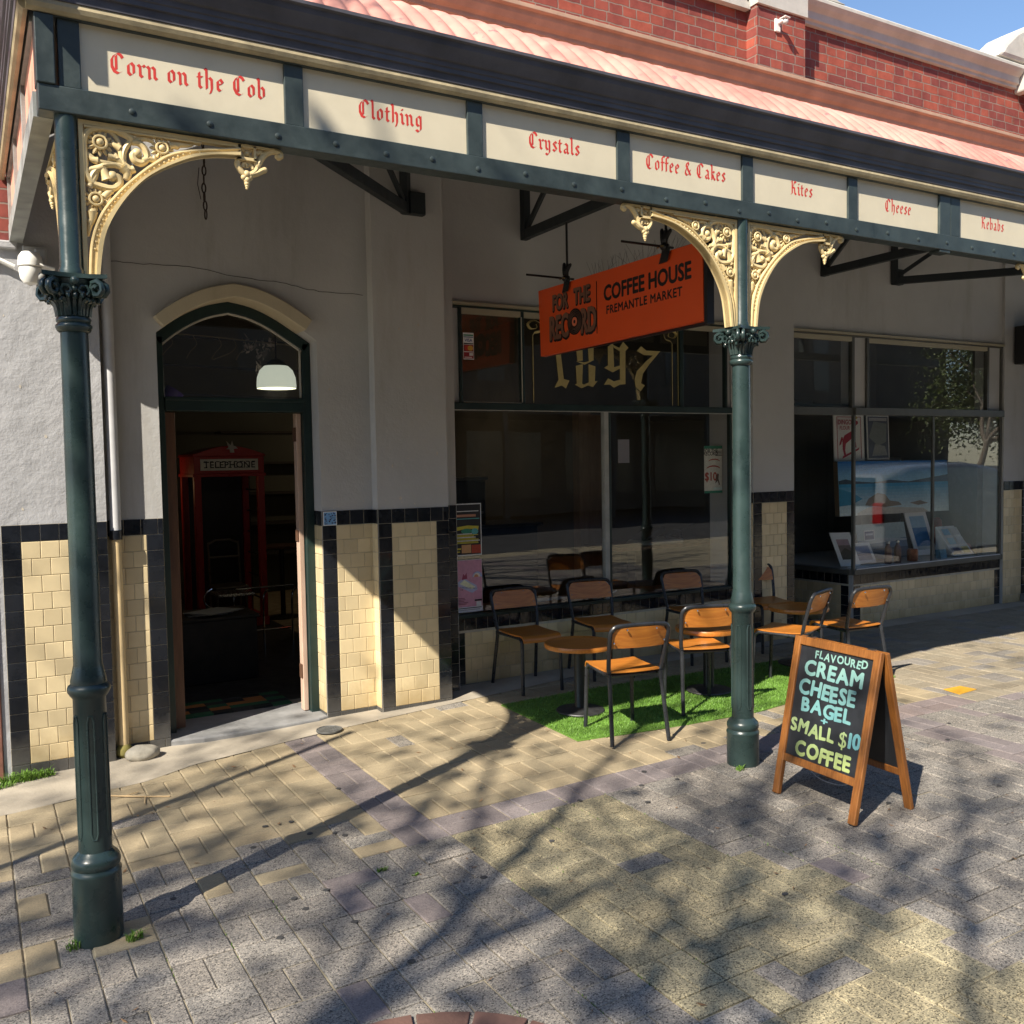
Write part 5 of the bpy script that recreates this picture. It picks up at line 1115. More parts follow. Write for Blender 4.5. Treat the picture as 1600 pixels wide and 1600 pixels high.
it += [('p', ell(.55, .66, .33, .07, 14, 20, 160)+ell(.55, .65, .33, .055, 14, 160, 20), RD), ('p', ell(.5, .50, .40, .09, 14, 20, 160)+ell(.5, .49, .40, .07, 14, 160, 20), RD), ('t', '$10', .36, .27, .11, RD, .03, .9), ('p', [(.60, .2), (.66, .36), (.72, .42), (.80, .40), (.78, .30), (.86, .18), (.80, .16), (.74, .26)], (.12, .07, .05)), ('r', .5, .98, .07, .12, (.7, .8, .75))]
sheet('cafe_poster', 6.0, 6.225, 1.50, 1.945, .40, 'white and red cafe poster with green tape inside the window beside the second post', 'poster', it, (.72, .70, .62, 1))
# ================================================================== INSIDE THE CAFE, SEEN THROUGH DOOR AND WINDOW
RB = M('telephone_red', (.42, .018, .016), .35, 0, .12, 4)
TB_ = thing('telephone_box', 'red telephone box standing in the dark room behind the pointed doorway', 'phone box', (2.55, 4.6, .02))
bx0, bx1, by0, by1 = 2.16, 2.93, 4.30, 5.07
m = MB()
for x in (bx0, bx1-.075):
    for y in (by0, by1-.075): m.box(x, x+.075, y, y+.075, .02, 1.76)
m.box(bx0-.01, bx1+.01, by0-.01, by1+.01, .02, .12); m.build('corner_posts', RB, TB_, bevel=.006)
m = MB().box(bx0-.015, bx1+.015, by0-.015, by1+.015, 1.72, 1.755).box(bx0, bx1, by0, by1, 1.755, 1.945)
m.prism([(bx0-.02, 1.945), (bx1+.02, 1.945), (bx1+.0, 1.975)]+[(bx1-.02-(bx1-bx0-.04)*i/10, 1.975+.085*math.sin(math.pi*i/10)) for i in range(11)]+[(bx0, 1.975)], (0, by0-.02, 0), (1, 0, 0), (0, 0, 1), (0, by1-by0+.04, 0)); m.build('roof', RB, TB_, bevel=.005)
sp_ = MB().box(bx0+.07, bx1-.07, by0-.012, by0, 1.79, 1.915); sgn = sp_.build('sign_panel', M('opal_sign_panel', (.85, .80, .68), .4), TB_)
q = MB(); text(q, 'TELEPHONE', ((bx0+bx1)/2, by0-.0125, 1.818), X, (0, 0, 1), NY, .098, .018, 1.0, space=1.08)
for i in range(9):
    xx = bx0+.125+.0655*i
    for z in (1.817, 1.882): q.box(xx-.018, xx+.018, by0-.0145, by0-.0140, z, z+.010)
q.build('lettering', BLACK, sgn, recalc=False)
m = MB()
for k in range(6): m.box(bx1-.03, bx1-.018, by0+.08, by1-.08, .3+.25*k, .315+.25*k)
for y in (by0+.2, by1-.2): m.box(bx1-.03, bx1-.018, y, y+.012, .12, 1.72)
m.build('glazing_bars', BLACK, TB_)
m = MB().prism([(-.01, -.05), (.035, -.05), (.03, -.01), (.075, -.005), (.05, .02), (.03, .025), (.015, .08), (.0, .03), (-.045, .075), (-.025, .01), (-.05, -.01), (-.012, -.015)], (2.56, by0-.035, 2.035), (1, 0, 0), (0, 0, 1), (0, .02, 0)); m.build('emblem', M('bone_white', (.6, .57, .5), .5), TB_)
MB().box(bx0+.08, bx1-.08, by1-.05, by1-.03, .12, 1.72).build('back_panel', BLACK, TB_)
# metal chair inside the box
mc_ = MB()
for x in (2.36, 2.70): mc_.tube([(x, 4.62, .02), (x, 4.60, .5), (x, 4.66, .97)], .011, 8)
mc_.tube([(2.36, 4.66, .95), (2.45, 4.675, .99), (2.61, 4.675, .99), (2.70, 4.66, .95)], .012, 8).tube([(2.36, 4.62, .80), (2.70, 4.62, .80)], .012, 8)
for x in (2.37, 2.69): mc_.tube([(x, 4.28, .02), (x, 4.32, .48)], .011, 8)
mc_.box(2.35, 2.71, 4.27, 4.63, .475, .495); one(mc_, 'metal_chair', M('dull_metal', (.30, .27, .23), .35, .9), 'thin metal chair standing inside the telephone box', 'chair', smooth=True)
tb_ = thing('bar_table', 'small dark round table beside the telephone box', 'table', (3.25, 4.7, .02))
MB().lathe([(0, .86), (.27, .86), (.28, .875), (.27, .89), (0, .89)], (3.22, 4.7, 0), 32, cap=False).build('tabletop', WOODD, tb_, smooth=True); MB().lathe([(.03, .03), (.03, .86)], (3.22, 4.7, 0), 14).lathe([(.2, .02), (.2, .035), (.03, .05)], (3.22, 4.7, 0), 24).build('pedestal', BLACK, tb_, smooth=True)
st = thing('chrome_stool', 'chrome tube frame stool gleaming in the dark doorway', 'stool', (2.42, 2.75, .02))
m = MB()
for x in (2.14, 2.42, 2.70): m.tube(smooth_path([(x, 2.62, .02), (x, 2.62, .52), (x+.015, 2.64, .60), (x+.06, 2.70, .625), (x+.07, 2.78, .625)], 5), .010, 10)
m.tube([(2.19, 2.72, .66), (2.75, 2.72, .66)], .010, 10).tube([(2.2, 2.62, .26), (2.68, 2.62, .26)], .009, 8); m.build('frame', CHROME, st, smooth=True)
MB().box(2.0, 2.34, 2.62, 2.96, .60, .63).build('seat', STEEL, st, bevel=.008)
m = MB().tube([(2.0+.13*math.cos(t*.4), 2.63, .60+.10*math.sin(t*.4)) for t in range(5, 13)], .008, 8); m.build('side_loop', CHROME, st, smooth=True)
bm_ = thing('low_bench', 'dark wooden chest just inside the doorway', 'chest', (1.75, 1.95, .02)); MB().box(1.38, 2.10, 1.65, 2.2, .02, .55).build('chest_body', M('black_stained_wood', (.006, .006, .006), .6), bm_, bevel=.01); MB().box(1.36, 2.12, 1.63, 2.22, .55, .575).build('lid', M('black_stained_wood', (.006, .006, .006), .6), bm_, bevel=.005)
m = MB()
for k in range(4): m.obox((1.72+.02*k, 1.86-.01*k, .581+.007*k), (.16, .03*k, 0), (-.03*k, .11, 0), (0, 0, .0032))
one(m, 'newspapers', M('newsprint', (.33, .33, .32), .8), 'small pile of newspapers on the dark chest', 'newspapers')
mat_ = MB(); r7 = random.Random(4); cols = [(.42, .16, .045, 1), (.03, .13, .06, 1), (.015, .02, .018, 1), (.035, .035, .035, 1)]
pat = [[1, 1, 2, 3, 2, 1], [0, 3, 0, 1, 1, 3], [3, 2, 1, 0, 0, 1], [1, 0, 3, 2, 0, 3], [2, 1, 1, 3, 2, 1]]
for j in range(5):
    for i in range(6): mat_.box(1.20+.145*i, 1.342+.145*i, .60+.085*j, .682+.085*j, .022, .040, cols[pat[j][i]])
one(mat_, 'door_mat', attrmat('mat_fibre', .9), 'patterned orange, green and black mat just inside the doorway', 'mat', tones=True)
pl = thing('pendant_lamp', 'glowing opal glass pendant lamp behind the fanlight', 'lamp', (2.30, 1.5, 2.3))
MB().lathe([(.160, 0), (.163, .02), (.158, .09), (.135, .15), (.10, .185), (.06, .195)], (2.285, 1.5, 2.475), 32, cap=False).lathe([(.155, .002), (.155, .004)], (2.285, 1.5, 2.475), 8, cap=False).build('lamp_shade', emit('opal_glass_lit', (.70, .74, .60), .34), pl, smooth=True)
MB().lathe([(.10, .186), (.085, .21), (.05, .235), (.02, .25), (.0, .25)], (2.285, 1.5, 2.475), 24, cap=False).build('gallery', M('olive_brass', (.13, .12, .03), .4, .5), pl, smooth=True); MB().tube([(2.285, 1.5, 2.72), (2.285, 1.5, 3.74)], .007, 8).build('cord', BLACK, pl)
def glow(name, loc, power, col, r):
    d = bpy.data.lights.new(name, 'POINT'); d.energy = power; d.color = col; d.shadow_soft_size = r; o_ = bpy.data.objects.new(name, d); COL.objects.link(o_); o_.location = loc; return o_
glow('pendant_lamp_light', (2.285, 1.5, 2.42), 1.6, (1., .86, .66), .10)
dfw = thing('dried_flowers', 'bunch of dried flowers hanging from a line behind the fanlight', 'flowers', (2.0, 1.7, 2.6)); m = MB(); r8 = random.Random(8)
for k in range(90):
    a = r8.uniform(0, 6.28); d = r8.uniform(0, .16); x, y, z = 2.20+d*math.cos(a), 1.7+d*.5*math.sin(a), 2.90-r8.random()*.10-(.30*max(0, .08-d)/.08)*r8.random(); e = Vector((r8.gauss(0, .02), .004, r8.gauss(0, .02))); f = Vector((r8.gauss(0, .01), .004, r8.gauss(0, .016)))
    m.add([(x, y, z), Vector((x, y, z))+e, Vector((x, y, z))+e+f, Vector((x, y, z))+f], [(0, 1, 2, 3)])
m.build('petals', M('dried_petals', (.42, .33, .27), .8, 0, .3, 8, island=.7), dfw, recalc=False); m = MB().tube([(1.1, 1.7, 2.93), (1.75, 1.7, 2.91), (2.6, 1.7, 2.86)], .006, 6)
for x in (1.47, 1.66, 1.86, 1.98, 2.06): m.tube(smooth_path([(x, 1.7, 2.91), (x+.03, 1.7, 2.84), (x-.02, 1.7, 2.78), (x-.09*((x*10) % 2), 1.7, 2.72)], 3), .003, 5)
m.build('stems', M('dried_stem', (.24, .18, .11), .8), dfw)
pc = MB().lathe([(0, 0), (.06, .0), (.075, .16), (.07, .16), (.055, .01), (0, .01)], (0, 0, 0), 24, cap=False); pc.v = [(1.36+.83*x+.55*z, 1.4+y, 2.30-.55*x+.83*z) for x, y, z in pc.v]; one(pc, 'purple_lamp', M('purple_metal', (.10, .06, .26), .35), 'purple cone lamp tilted behind the lower left corner of the fanlight', 'lamp', smooth=True)
m = MB()
for k in range(4): m.bar((1.1, 3.2, 2.55+.28*k), (4, 3.2, 2.50+.28*k), .05, .02)
one(m, 'ceiling_slats', M('dim_slat', (.05, .05, .052), .7), 'dim horizontal slats high in the room behind the fanlight', 'slats')
bl = MB().ball((1.62, 5.2, 1.62), .022, 10, 6); one(bl, 'small_bulb', emit('warm_bulb', (1., .62, .22), 6), 'tiny warm bulb glowing left of the telephone box', 'light')
sk = MB().box(3.30, 3.42, 6.985, 6.998, 1.28, 1.55); one(sk, 'wall_switch', M('dim_switch', (.2, .2, .19), .5), 'pale switch plate on the green back wall right of the telephone box', 'switch')

# things behind the cafe window
wb = MB().box(3.35, 6.22, .37, .66, .60, .635); cb = thing('window_counter', 'long narrow timber counter just inside the cafe window', 'counter', (4.8, .5, .02)); wb.build('counter_top', WOODD, cb, bevel=.004); MB().box(3.4, 3.46, .4, .62, .02, .60).box(4.75, 4.81, .4, .62, .02, .60).box(6.1, 6.16, .4, .62, .02, .60).build('counter_legs', BLACK, cb)
tt = thing('wooden_table', 'dark table behind the right half of the cafe window', 'table', (6.0, 1.1, .02)); MB().box(5.35, 6.5, .85, 1.45, .955, .99).build('tabletop', WOODD, tt, bevel=.004); MB().box(5.62, 5.72, 1.1, 1.2, .02, .955).build('pedestal', BLACK, tt)
ty = thing('desk_machine', 'cream and black desk machine with a coiled lead on the table in the window', 'machine', (5.95, 1.1, .99))
m = MB().prism([(0, 0), (.46, 0), (.46, .045), (.05, .03)], (5.73, .92, .99), (1, 0, 0), (0, 0, 1), (0, .36, 0)); m.build('body', M('ivory_case', (.52, .50, .42), .45), ty, bevel=.008)
MB().prism([(.02, .035), (.22, .16), (.28, .17), (.30, .13), (.16, .05)], (5.73, 1.0, .99), (1, 0, 0), (0, 0, 1), (0, .22, 0)).build('lid', BLACK, ty, bevel=.01); MB().tube(smooth_path([(5.98, .95, 1.06), (6.06, .94, 1.10), (6.16, .95, 1.09), (6.18, .97, 1.05)], 4), .028, 10).build('handset', BLACK, ty, smooth=True)
MB().tube([(6.15+.012*k*.6, 1.0+.012*math.cos(k*1.6), 1.10+.002*k+.012*math.sin(k*1.6)) for k in range(34)], .004, 5).build('coiled_lead', BLACK, ty)
pp = MB().box(5.42, 5.56, 1.62, 1.74, .0, 2.35).box(5.56, 5.72, 1.66, 1.70, .6, 2.3); one(pp, 'wooden_post', wood('brown_post', (.16, .10, .06), (.30, .20, .13), .6, (10, 10, 1.5), 0), 'brown timber post with a paper notice, behind the right half of the cafe window', 'post')
nt_ = MB().box(5.30, 5.43, .80, .804, 1.80, 2.02); nt_.tone = None; one(nt_, 'paper_notice', M('lilac_paper', (.40, .39, .47), .7), 'small pale lilac notice hanging inside the cafe window', 'notice')
gd = thing('glazed_doors', 'dim glazed doors at the back of the cafe room', 'doors', (7.0, 6.9, 0)); m = MB()
gx = 6.5
gdm = M('dim_joinery', (.055, .055, .052), .7)
m.box(4.9, 6.5, 6.9, 6.96, .02, 2.35); m.build('door_panel', gdm, gd)
m = MB()
for x0, x1, z0, z1 in ((5.0, 5.16, 1.2, 2.0), (5.32, 5.56, 1.72, 2.02), (5.34, 5.56, 1.1, 1.62), (5.78, 6.08, 1.15, 2.2)): m.box(x0, x1, 6.885, 6.899, z0, z1)
m.build('lit_panes', emit('daylit_far_pane', (.40, .31, .19), .12), gd)
for k, x in enumerate((5.02, 5.34)): one(MB().ball((x, 5.6, 2.33), .022, 10, 6), 'small_bulb', emit('warm_bulb2', (1., .75, .45), 5), ['tiny bulb glowing in the cafe window, left of a pair', 'tiny bulb glowing in the cafe window, right of a pair'][k], 'light')
for x in (5.02, 5.34): glow('small_bulb_light', (x, 5.56, 2.29), 2.5, (1., .72, .42), .03)
glow('small_bulb_light', (1.62, 5.15, 1.62), 1, (1., .62, .3), .03)
ctr = thing('service_counter', 'dark service counter deep in the left half of the cafe window', 'counter', (4.6, 3.6, .02)); MB().box(3.6, 6.0, 3.4, 4.1, .02, 1.05).build('counter_body', BLACK, ctr); MB().box(3.55, 6.05, 3.35, 4.15, 1.05, 1.09).build('counter_top', M('dim_counter_top', (.07, .065, .06), .4), ctr)
m = MB().box(5.1, 6.0, 3.3, 4.0, 1.0, 1.95)
cm = thing('coffee_machine', 'large black coffee machine on the service counter', 'machine', (5.4, 3.6, 1.09)); MB().box(4.55, 5.35, 3.5, 4.0, 1.09, 1.62).build('body', BLACK, cm, bevel=.02); MB().box(4.53, 5.37, 3.48, 4.02, 1.62, 1.655).box(4.6, 5.3, 3.46, 3.5, 1.22, 1.25).build('trim', M('dim_steel', (.25, .25, .25), .35, .8), cm)
for k, (x, h) in enumerate(((3.93, .30), (4.05, .46))): one(MB().lathe([(.045, 0), (.062, h)], (x, 3.55, 1.09), 20), 'cup_stack', M('paper_cup', (.30, .28, .24), .6), ['shorter stack of paper cups on the service counter', 'taller stack of paper cups on the service counter'][k], 'cups', smooth=True)
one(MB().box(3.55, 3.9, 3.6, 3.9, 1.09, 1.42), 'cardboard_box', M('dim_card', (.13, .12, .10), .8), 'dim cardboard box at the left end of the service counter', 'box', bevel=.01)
m = MB()
for k in range(3): m.box(3.85+.23*k, 4.05+.23*k, 3.33, 3.345, .80, 1.0)
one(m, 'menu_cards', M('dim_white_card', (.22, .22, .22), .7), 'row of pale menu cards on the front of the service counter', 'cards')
pv = MB().tube([(3.62, 2.6, 2.25), (3.70, 2.6, 1.0)], .035, 12).lathe([(.07, 0), (.07, .12)], (3.62, 2.6, 2.25), 16); one(pv, 'pipe_stand', M('dim_pipe', (.18, .17, .16), .5), 'pale upright pipe behind the left half of the cafe window', 'pipe', smooth=True)
shv = thing('bottle_shelf', 'dark shelving across the back of the cafe room', 'shelf', (4, 6.8, 0)); m = MB()
for k in range(5): m.box(3.0, 4.85, 6.6, 6.98, .6+.42*k, .63+.42*k)
m.build('boards', M('dim_shelf', (.05, .045, .04), .7), shv)
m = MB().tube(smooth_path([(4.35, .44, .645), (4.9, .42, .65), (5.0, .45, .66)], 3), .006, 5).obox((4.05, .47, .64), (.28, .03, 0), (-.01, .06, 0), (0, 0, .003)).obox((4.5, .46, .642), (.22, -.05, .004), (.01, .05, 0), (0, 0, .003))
one(m, 'paper_sheets', M('dim_paper', (.55, .55, .55), .7), 'loose pale papers lying along the window counter', 'papers')

# ------------------------------------------------------------------ gallery window display
SH = .636
def board(name, label, cat, c, wv, hv, thick, base, items, fr=None):
    """a framed or mounted flat print with real thickness: c lower-left corner, wv and hv its edges"""
    c, wv, hv = map(Vector, (c, wv, hv)); n = wv.cross(hv).normalized()
    if n.y > 0: n = -n
    root = thing(name, label, cat, c); m = MB(); k = [c, c+wv, c+wv+hv, c+hv]; m.add([p for p in k]+[p-n*thick for p in k], [(0, 1, 2, 3), (7, 6, 5, 4), (0, 4, 5, 1), (1, 5, 6, 2), (2, 6, 7, 3), (3, 7, 4, 0)]); m.build('backing', base, root)
    q = MB(); i = 0
    for pts, col in items: i += 1; q.add([c+wv*a+hv*b+n*(.0008+.0002*i) for a, b in pts], [tuple(range(len(pts)))], (*col, 1))
    q.build('picture', PRT, root, tones=True, recalc=False); return root, q
def rc(a, b, c, d): return [(a, c), (b, c), (b, d), (a, d)]
def sky_sea(horiz, top, low, sea1, sea2, n=10):
    it = []
    for k in range(n):
        a, b = horiz+(1-horiz)*k/n, horiz+(1-horiz)*(k+1)/n; t = k/(n-1); it.append((rc(0, 1, a, b), tuple(l+(h-l)*t for l, h in zip(low, top))))
    for k in range(n):
        a, b = horiz*k/n, horiz*(k+1)/n; t = k/(n-1); it.append((rc(0, 1, a, b), tuple(l+(h-l)*t for l, h in zip(sea2, sea1))))
    return it
it = sky_sea(.58, (.01, .17, .55), (.30, .60, .80), (.02, .30, .55), (.70, .82, .80))
it += [([(0, .58), (0, .64), (.06, .67), (.14, .63), (.3, .60), (.45, .64), (.62, .60), (.8, .66), (1, .72), (1, .58)], (.03, .06, .10)), ([(0, .18), (0, .5), (.12, .42), (.2, .30), (.1, .2)], (.02, .25, .42)), ([(.22, .18), (.25, .30), (.33, .40), (.40, .37), (.44, .25), (.52, .22), (.55, .16), (.4, .13)], (.27, .22, .17)), ([(.15, .04), (.25, .14), (.5, .12), (.75, .08), (.8, .0), (.15, .0)], (.58, .55, .48)), ([(.62, .19), (.72, .23), (.80, .17), (.7, .14)], (.25, .2, .16))]
bp, q = board('canvas_picture', 'large deep edged canvas print of a blue bay and pale rocks in the gallery window', 'picture', (8.36, .84, 1.16), (1.92, 0, -.01), (0, .03, .61), .06, M('canvas_edge', (.28, .21, .14), .8), it)
DRD = (.42, .03, .06)
it = [(rc(.10, .12, .05, .94), DRD), (rc(.88, .90, .05, .94), DRD), (rc(.10, .90, .935, .95), DRD), ([(.26, .42), (.34, .55), (.62, .66), (.68, .54), (.36, .36)], DRD), ([(.57, .62), (.66, .82), (.78, .87), (.81, .81), (.73, .76), (.68, .58)], DRD), ([(.67, .82), (.70, .94), (.75, .85)], DRD), ([(.58, .60), (.64, .58), (.66, .27), (.61, .27)], DRD), ([(.65, .58), (.69, .56), (.73, .29), (.69, .29)], DRD), ([(.27, .48), (.39, .42), (.35, .24), (.38, .12), (.32, .10), (.27, .26)], DRD), ([(.29, .50), (.22, .36), (.16, .33), (.17, .38), (.24, .52)], DRD), ([(.24, .05), (.80, .24), (.82, .29), (.28, .11)], DRD), (ell(.68, .93, .10, .045), (.5, .38, .03))]
bp, q = board('animal_poster', 'white poster with a red leaping animal and a small yellow sun in the gallery window', 'poster', (8.42, .96, 1.77), (.50, 0, 0), (0, .02, .53), .012, PAPER, it)
q = MB(); text(q, 'DINGO', (8.58, .958, 2.185), X, (0, 0, 1), NY, .075, .015, .9); text(q, 'FLOUR', (8.58, .957, 2.125), X, (0, 0, 1), NY, .06, .01, .9); q.build('lettering', M('poster_red', DRD, .6), bp, recalc=False)
it = [(rc(.04, .96, .04, .96), (.10, .12, .18)), ([(.08, .5), (.3, .85), (.9, .8), (.85, .4), (.5, .3)], (.22, .25, .26)), ([(.2, .08), (.35, .35), (.8, .3), (.9, .1)], (.30, .32, .32)), (rc(.1, .9, .86, .93), (.45, .45, .48))]
board('chart_poster', 'dark grey and blue chart poster beside the red animal poster in the gallery window', 'poster', (8.97, .96, 1.78), (.38, 0, 0), (0, .02, .52), .01, PAPER, it)
it = [(rc(.2, .8, .2, .8), (.20, .16, .14)), (rc(.2, .8, .62, .8), (.42, .30, .32)), ([(.2, .2), (.2, .4), (.5, .55), (.8, .42), (.8, .2)], (.10, .085, .06))]
board('framed_print', 'white mounted dusk landscape print leaning at the left end of the gallery window', 'picture', (8.06, .56, SH+.012), (.21, -.09, 0), (-.07, .10, .36), .012, PAPER, it)
it = [(rc(.12, .88, .15, .85), (.30, .34, .46)), (rc(.12, .88, .15, .38), (.45, .40, .42)), (rc(.12, .88, .38, .48), (.12, .10, .16))]
board('framed_print', 'small white framed seascape leaning behind the two bottles in the gallery window', 'picture', (8.36, .62, SH+.012), (.32, -.02, 0), (-.03, .08, .22), .012, PAPER, it)
it = [(rc(.16, .84, .12, .88), (.03, .16, .36)), (rc(.16, .84, .62, .88), (.30, .46, .58)), (rc(.16, .84, .12, .2), (.35, .42, .44))]
board('framed_print', 'tall white framed blue sea print at the right of the mullion in the gallery window', 'picture', (9.60, .78, SH+.012), (.36, -.02, 0), (-.10, .10, .52), .014, PAPER, it)
it = [(rc(0, 1, .55, 1), (.42, .50, .48)), (rc(0, 1, 0, .3), (.06, .09, .13)), (rc(0, 1, .3, .55), (.14, .20, .26)), ([(0, .5), (.4, .6), (1, .52), (1, .48), (0, .44)], (.50, .52, .50))]
board('framed_print', 'wide grey and blue panorama print below the canvas in the gallery window', 'picture', (8.66, .80, SH+.012), (.84, 0, 0), (0, .08, .40), .014, PAPER, it)
bq = board('desk_sign', 'small dark blue sign card above the seascape in the gallery window', 'sign', (8.60, .70, .885), (.17, 0, 0), (0, .01, .11), .006, PAPER, [(rc(.05, .95, .08, .92), (.05, .05, .16)), (rc(.15, .85, .5, .7), (.45, .45, .55))])[0]
def bottle(x, y, lab):
    t = thing('drink_bottle', lab, 'bottle', (x, y, SH)); MB().lathe([(0, 0), (.036, 0), (.038, .01), (.038, .15), (.030, .185), (.017, .205), (.016, .225), (0, .225)], (x, y, SH+.001), 24, cap=False).build('body', M('patterned_bottle', (.16, .085, .07), .4, .2, .5, 30), t, smooth=True); MB().lathe([(.019, .222), (.019, .25), (0, .255)], (x, y, SH), 18, cap=False).build('cap', M('bottle_cap', (.6, .6, .6), .3, .8), t, smooth=True)
bottle(8.74, .50, 'brown patterned bottle, left of the pair in the gallery window'); bottle(8.90, .50, 'brown patterned bottle, right of the pair in the gallery window')
one(MB().lathe([(0, 0), (.055, 0), (.058, .03), (.06, .10), (.055, .13), (.05, .135), (0, .135)], (9.18, .52, SH+.001), 20, cap=False), 'gift_tin', M('red_gold_tin', (.36, .13, .06), .4, .2, .6, 25), 'small red and gold tin right of the bottles in the gallery window', 'tin', smooth=True)
pr_ = thing('postcard_rack', 'sloping rack of small blue and white postcards in the gallery window', 'rack', (10.0, .6, SH)); m = MB().add([(9.90, .50, SH+.01), (10.28, .50, SH+.01), (10.20, .72, SH+.34), (9.86, .72, SH+.34), (9.90, .74, SH+.01), (10.28, .74, SH+.01)], [(0, 1, 2, 3), (0, 4, 5, 1), (3, 2, 5, 4), (0, 3, 4), (1, 5, 2)]); m.build('stand', PAPER, pr_)
r9 = random.Random(9); c0 = Vector((9.90, .493, SH+.02)); eu, ev = Vector((.34, 0, 0)), Vector((-.02, .205, .31)); nn = eu.cross(ev).normalized(); nn = nn if nn.y < 0 else -nn
for r_ in range(3):
    for k in range(2):
        q = MB(); a, b = .06+.48*k, .03+.33*r_; col = [(.25, .45, .55), (.55, .58, .60), (.10, .32, .50), (.5, .5, .52), (.06, .07, .14), (.42, .38, .14)][(r_*2+k+4) % 6]
        for i, (aa, bb_, cc) in enumerate(((.42, .28, (.6, .62, .62)), (.36, .22, col))): o2 = c0+eu*(a+.02*i)+ev*(b+.02*i)+nn*(.004+.001*i); q.add([o2, o2+eu*aa, o2+eu*aa+ev*bb_, o2+ev*bb_], [(0, 1, 2, 3)], (*cc, 1))
        q.build('postcard', PRT, pr_, tones=True, recalc=False)
one(MB().lathe([(0, 0), (.06, 0), (.062, .25), (.055, .31), (.03, .34), (0, .345)], (10.28, 1.0, SH+.08), 20, cap=False).lathe([(.075, 0), (.075, .08)], (10.28, 1.0, SH), 20), 'red_vase', M('red_ceramic', (.30, .015, .02), .35), 'tall red vase at the right end of the gallery window', 'vase', smooth=True)
rs = random.Random(13)
one(MB().ball((10.30, .62, SH+.07), .07, 14, 9, (1, .8, .9)), 'pink_toy', M('pink_felt', (.45, .22, .20), .9), 'soft pink round toy in the right corner of the gallery window', 'toy', smooth=True)
one(MB().obox((9.66, .50, SH+.05), (.07, .01, 0), (0, .01, .05), (-.002, .03, 0)), 'gift_box', M('blue_yellow_box', (.16, .32, .40), .5, 0, .5, 12), 'small blue box in front of the tall sea print in the gallery window', 'box')
one(MB().box(8.10, 8.55, .42, .52, SH, SH+.006).obox((8.4, .46, SH+.010), (.22, -.02, 0), (.01, .05, 0), (0, 0, .003)), 'flat_prints', PAPER, 'flat white prints lying on the sill of the gallery window', 'prints')
one(MB().box(10.0, 10.335, 1.55, 1.9, SH, 1.80), 'white_cabinet', M('white_cabinet', (.42, .42, .42), .6), 'plain white cabinet at the right end of the gallery display', 'cabinet', bevel=.01)
# shelf lamp and tubes behind the small transom over the side door
one(MB().box(7.0, 7.62, .55, .62, 2.345, 2.405), 'strip_box', M('pale_strip', (.4, .4, .38), .5), 'pale strip casing on the ledge above the side door', 'casing')

# ================================================================== ACROSS THE STREET (seen only as reflections and as shade)
OB = thing('facing_building', 'brown shop row across the street, seen reflected in the windows', 'building', (8, -21, 0)); m = MB().box(-40, 40, -29, -21, 0, 11); m.build('wall', M('brown_render', (.10, .085, .07), .8, 0, .2, .6), OB)
m = MB().box(-40, 40, -21.2, -17.5, 3.3, 3.6); 
for k in range(18): m.box(-38+4*k, -37.85+4*k, -17.7, -17.55, 0, 3.3)
m.build('awning', M('dark_awning', (.05, .055, .055), .7), OB); m = MB()
for k in range(18): m.box(-37.5+4*k, -34.6+4*k, -21.05, -20.98, .6, 2.9); m.box(-37+4*k, -36+4*k, -21.05, -20.98, 4.6, 6.8)
m.build('shopfronts', M('dark_shopfront', (.03, .033, .035), .2), OB); MB().box(-40, 40, -21.3, -20.6, 11, 11.4).build('cornice', M('pale_cornice', (.5, .47, .42), .7), OB)
BARK = M('grey_bark', (.16, .13, .10), .9, 0, .3, 6, .8, 20); LEAF = M('plane_leaf', (.085, .115, .028), .55, 0, .3, 3, island=.5)
def tree_mesh(seed, H, nleaf, leafr, spread):
    r = random.Random(seed); wood_ = MB(); tips = []
    def grow(p, d, L, rad, lev):
        n = 4; pts = [p]; q = p.copy(); dd = d.copy()
        for k in range(n):
            dd = (dd+Vector((r.gauss(0, .13), r.gauss(0, .13), r.gauss(.03, .09)))).normalized(); q = q+dd*(L/n); pts.append(q.copy())
        wood_.tube(pts, [rad*(1-.45*i/n) for i in range(n+1)], 9 if lev < 2 else 5, cap=lev > 2)
        if lev >= 4: tips.append((q, dd)); return
        nb_ = (3, 3, 4, 3)[lev] if lev else 4
        for k in range(nb_):
            a = 2*math.pi*(k+r.random()*.6)/nb_; ax = dd.orthogonal().normalized(); ax = Matrix.Rotation(a, 3, dd) @ ax; an = R(r.uniform(24, 46)*spread); d2 = (dd*math.cos(an)+ax*math.sin(an)).normalized()
            grow(pts[-1 if k or lev else -1]-dd*(r.random()*L*.25*(lev > 0)), d2, L*r.uniform(.62, .82), rad*.55*r.uniform(.75, 1.05), lev+1)
            if lev >= 2: tips.append((pts[-1], dd))
    grow(Vector((0, 0, -.1)), Vector((.05, .02, 1)).normalized(), H*.30, H*.020, 0)
    lv = MB()
    for k in range(nleaf):
        p, d = r.choice(tips); c = p+Vector((r.gauss(0, leafr), r.gauss(0, leafr), r.gauss(-.05, leafr*.8))); s_ = r.uniform(.035, .075); e = Vector((r.gauss(0, 1), r.gauss(0, 1), r.gauss(0, .7))).normalized(); f = e.orthogonal().normalized(); f = Matrix.Rotation(r.uniform(0, 6.28), 3, e) @ f
        lv.add([c-e*s_, c+f*s_*.7, c+e*s_*1.1, c-f*s_*.7], [(0, 1, 2, 3)])
    return wood_, lv
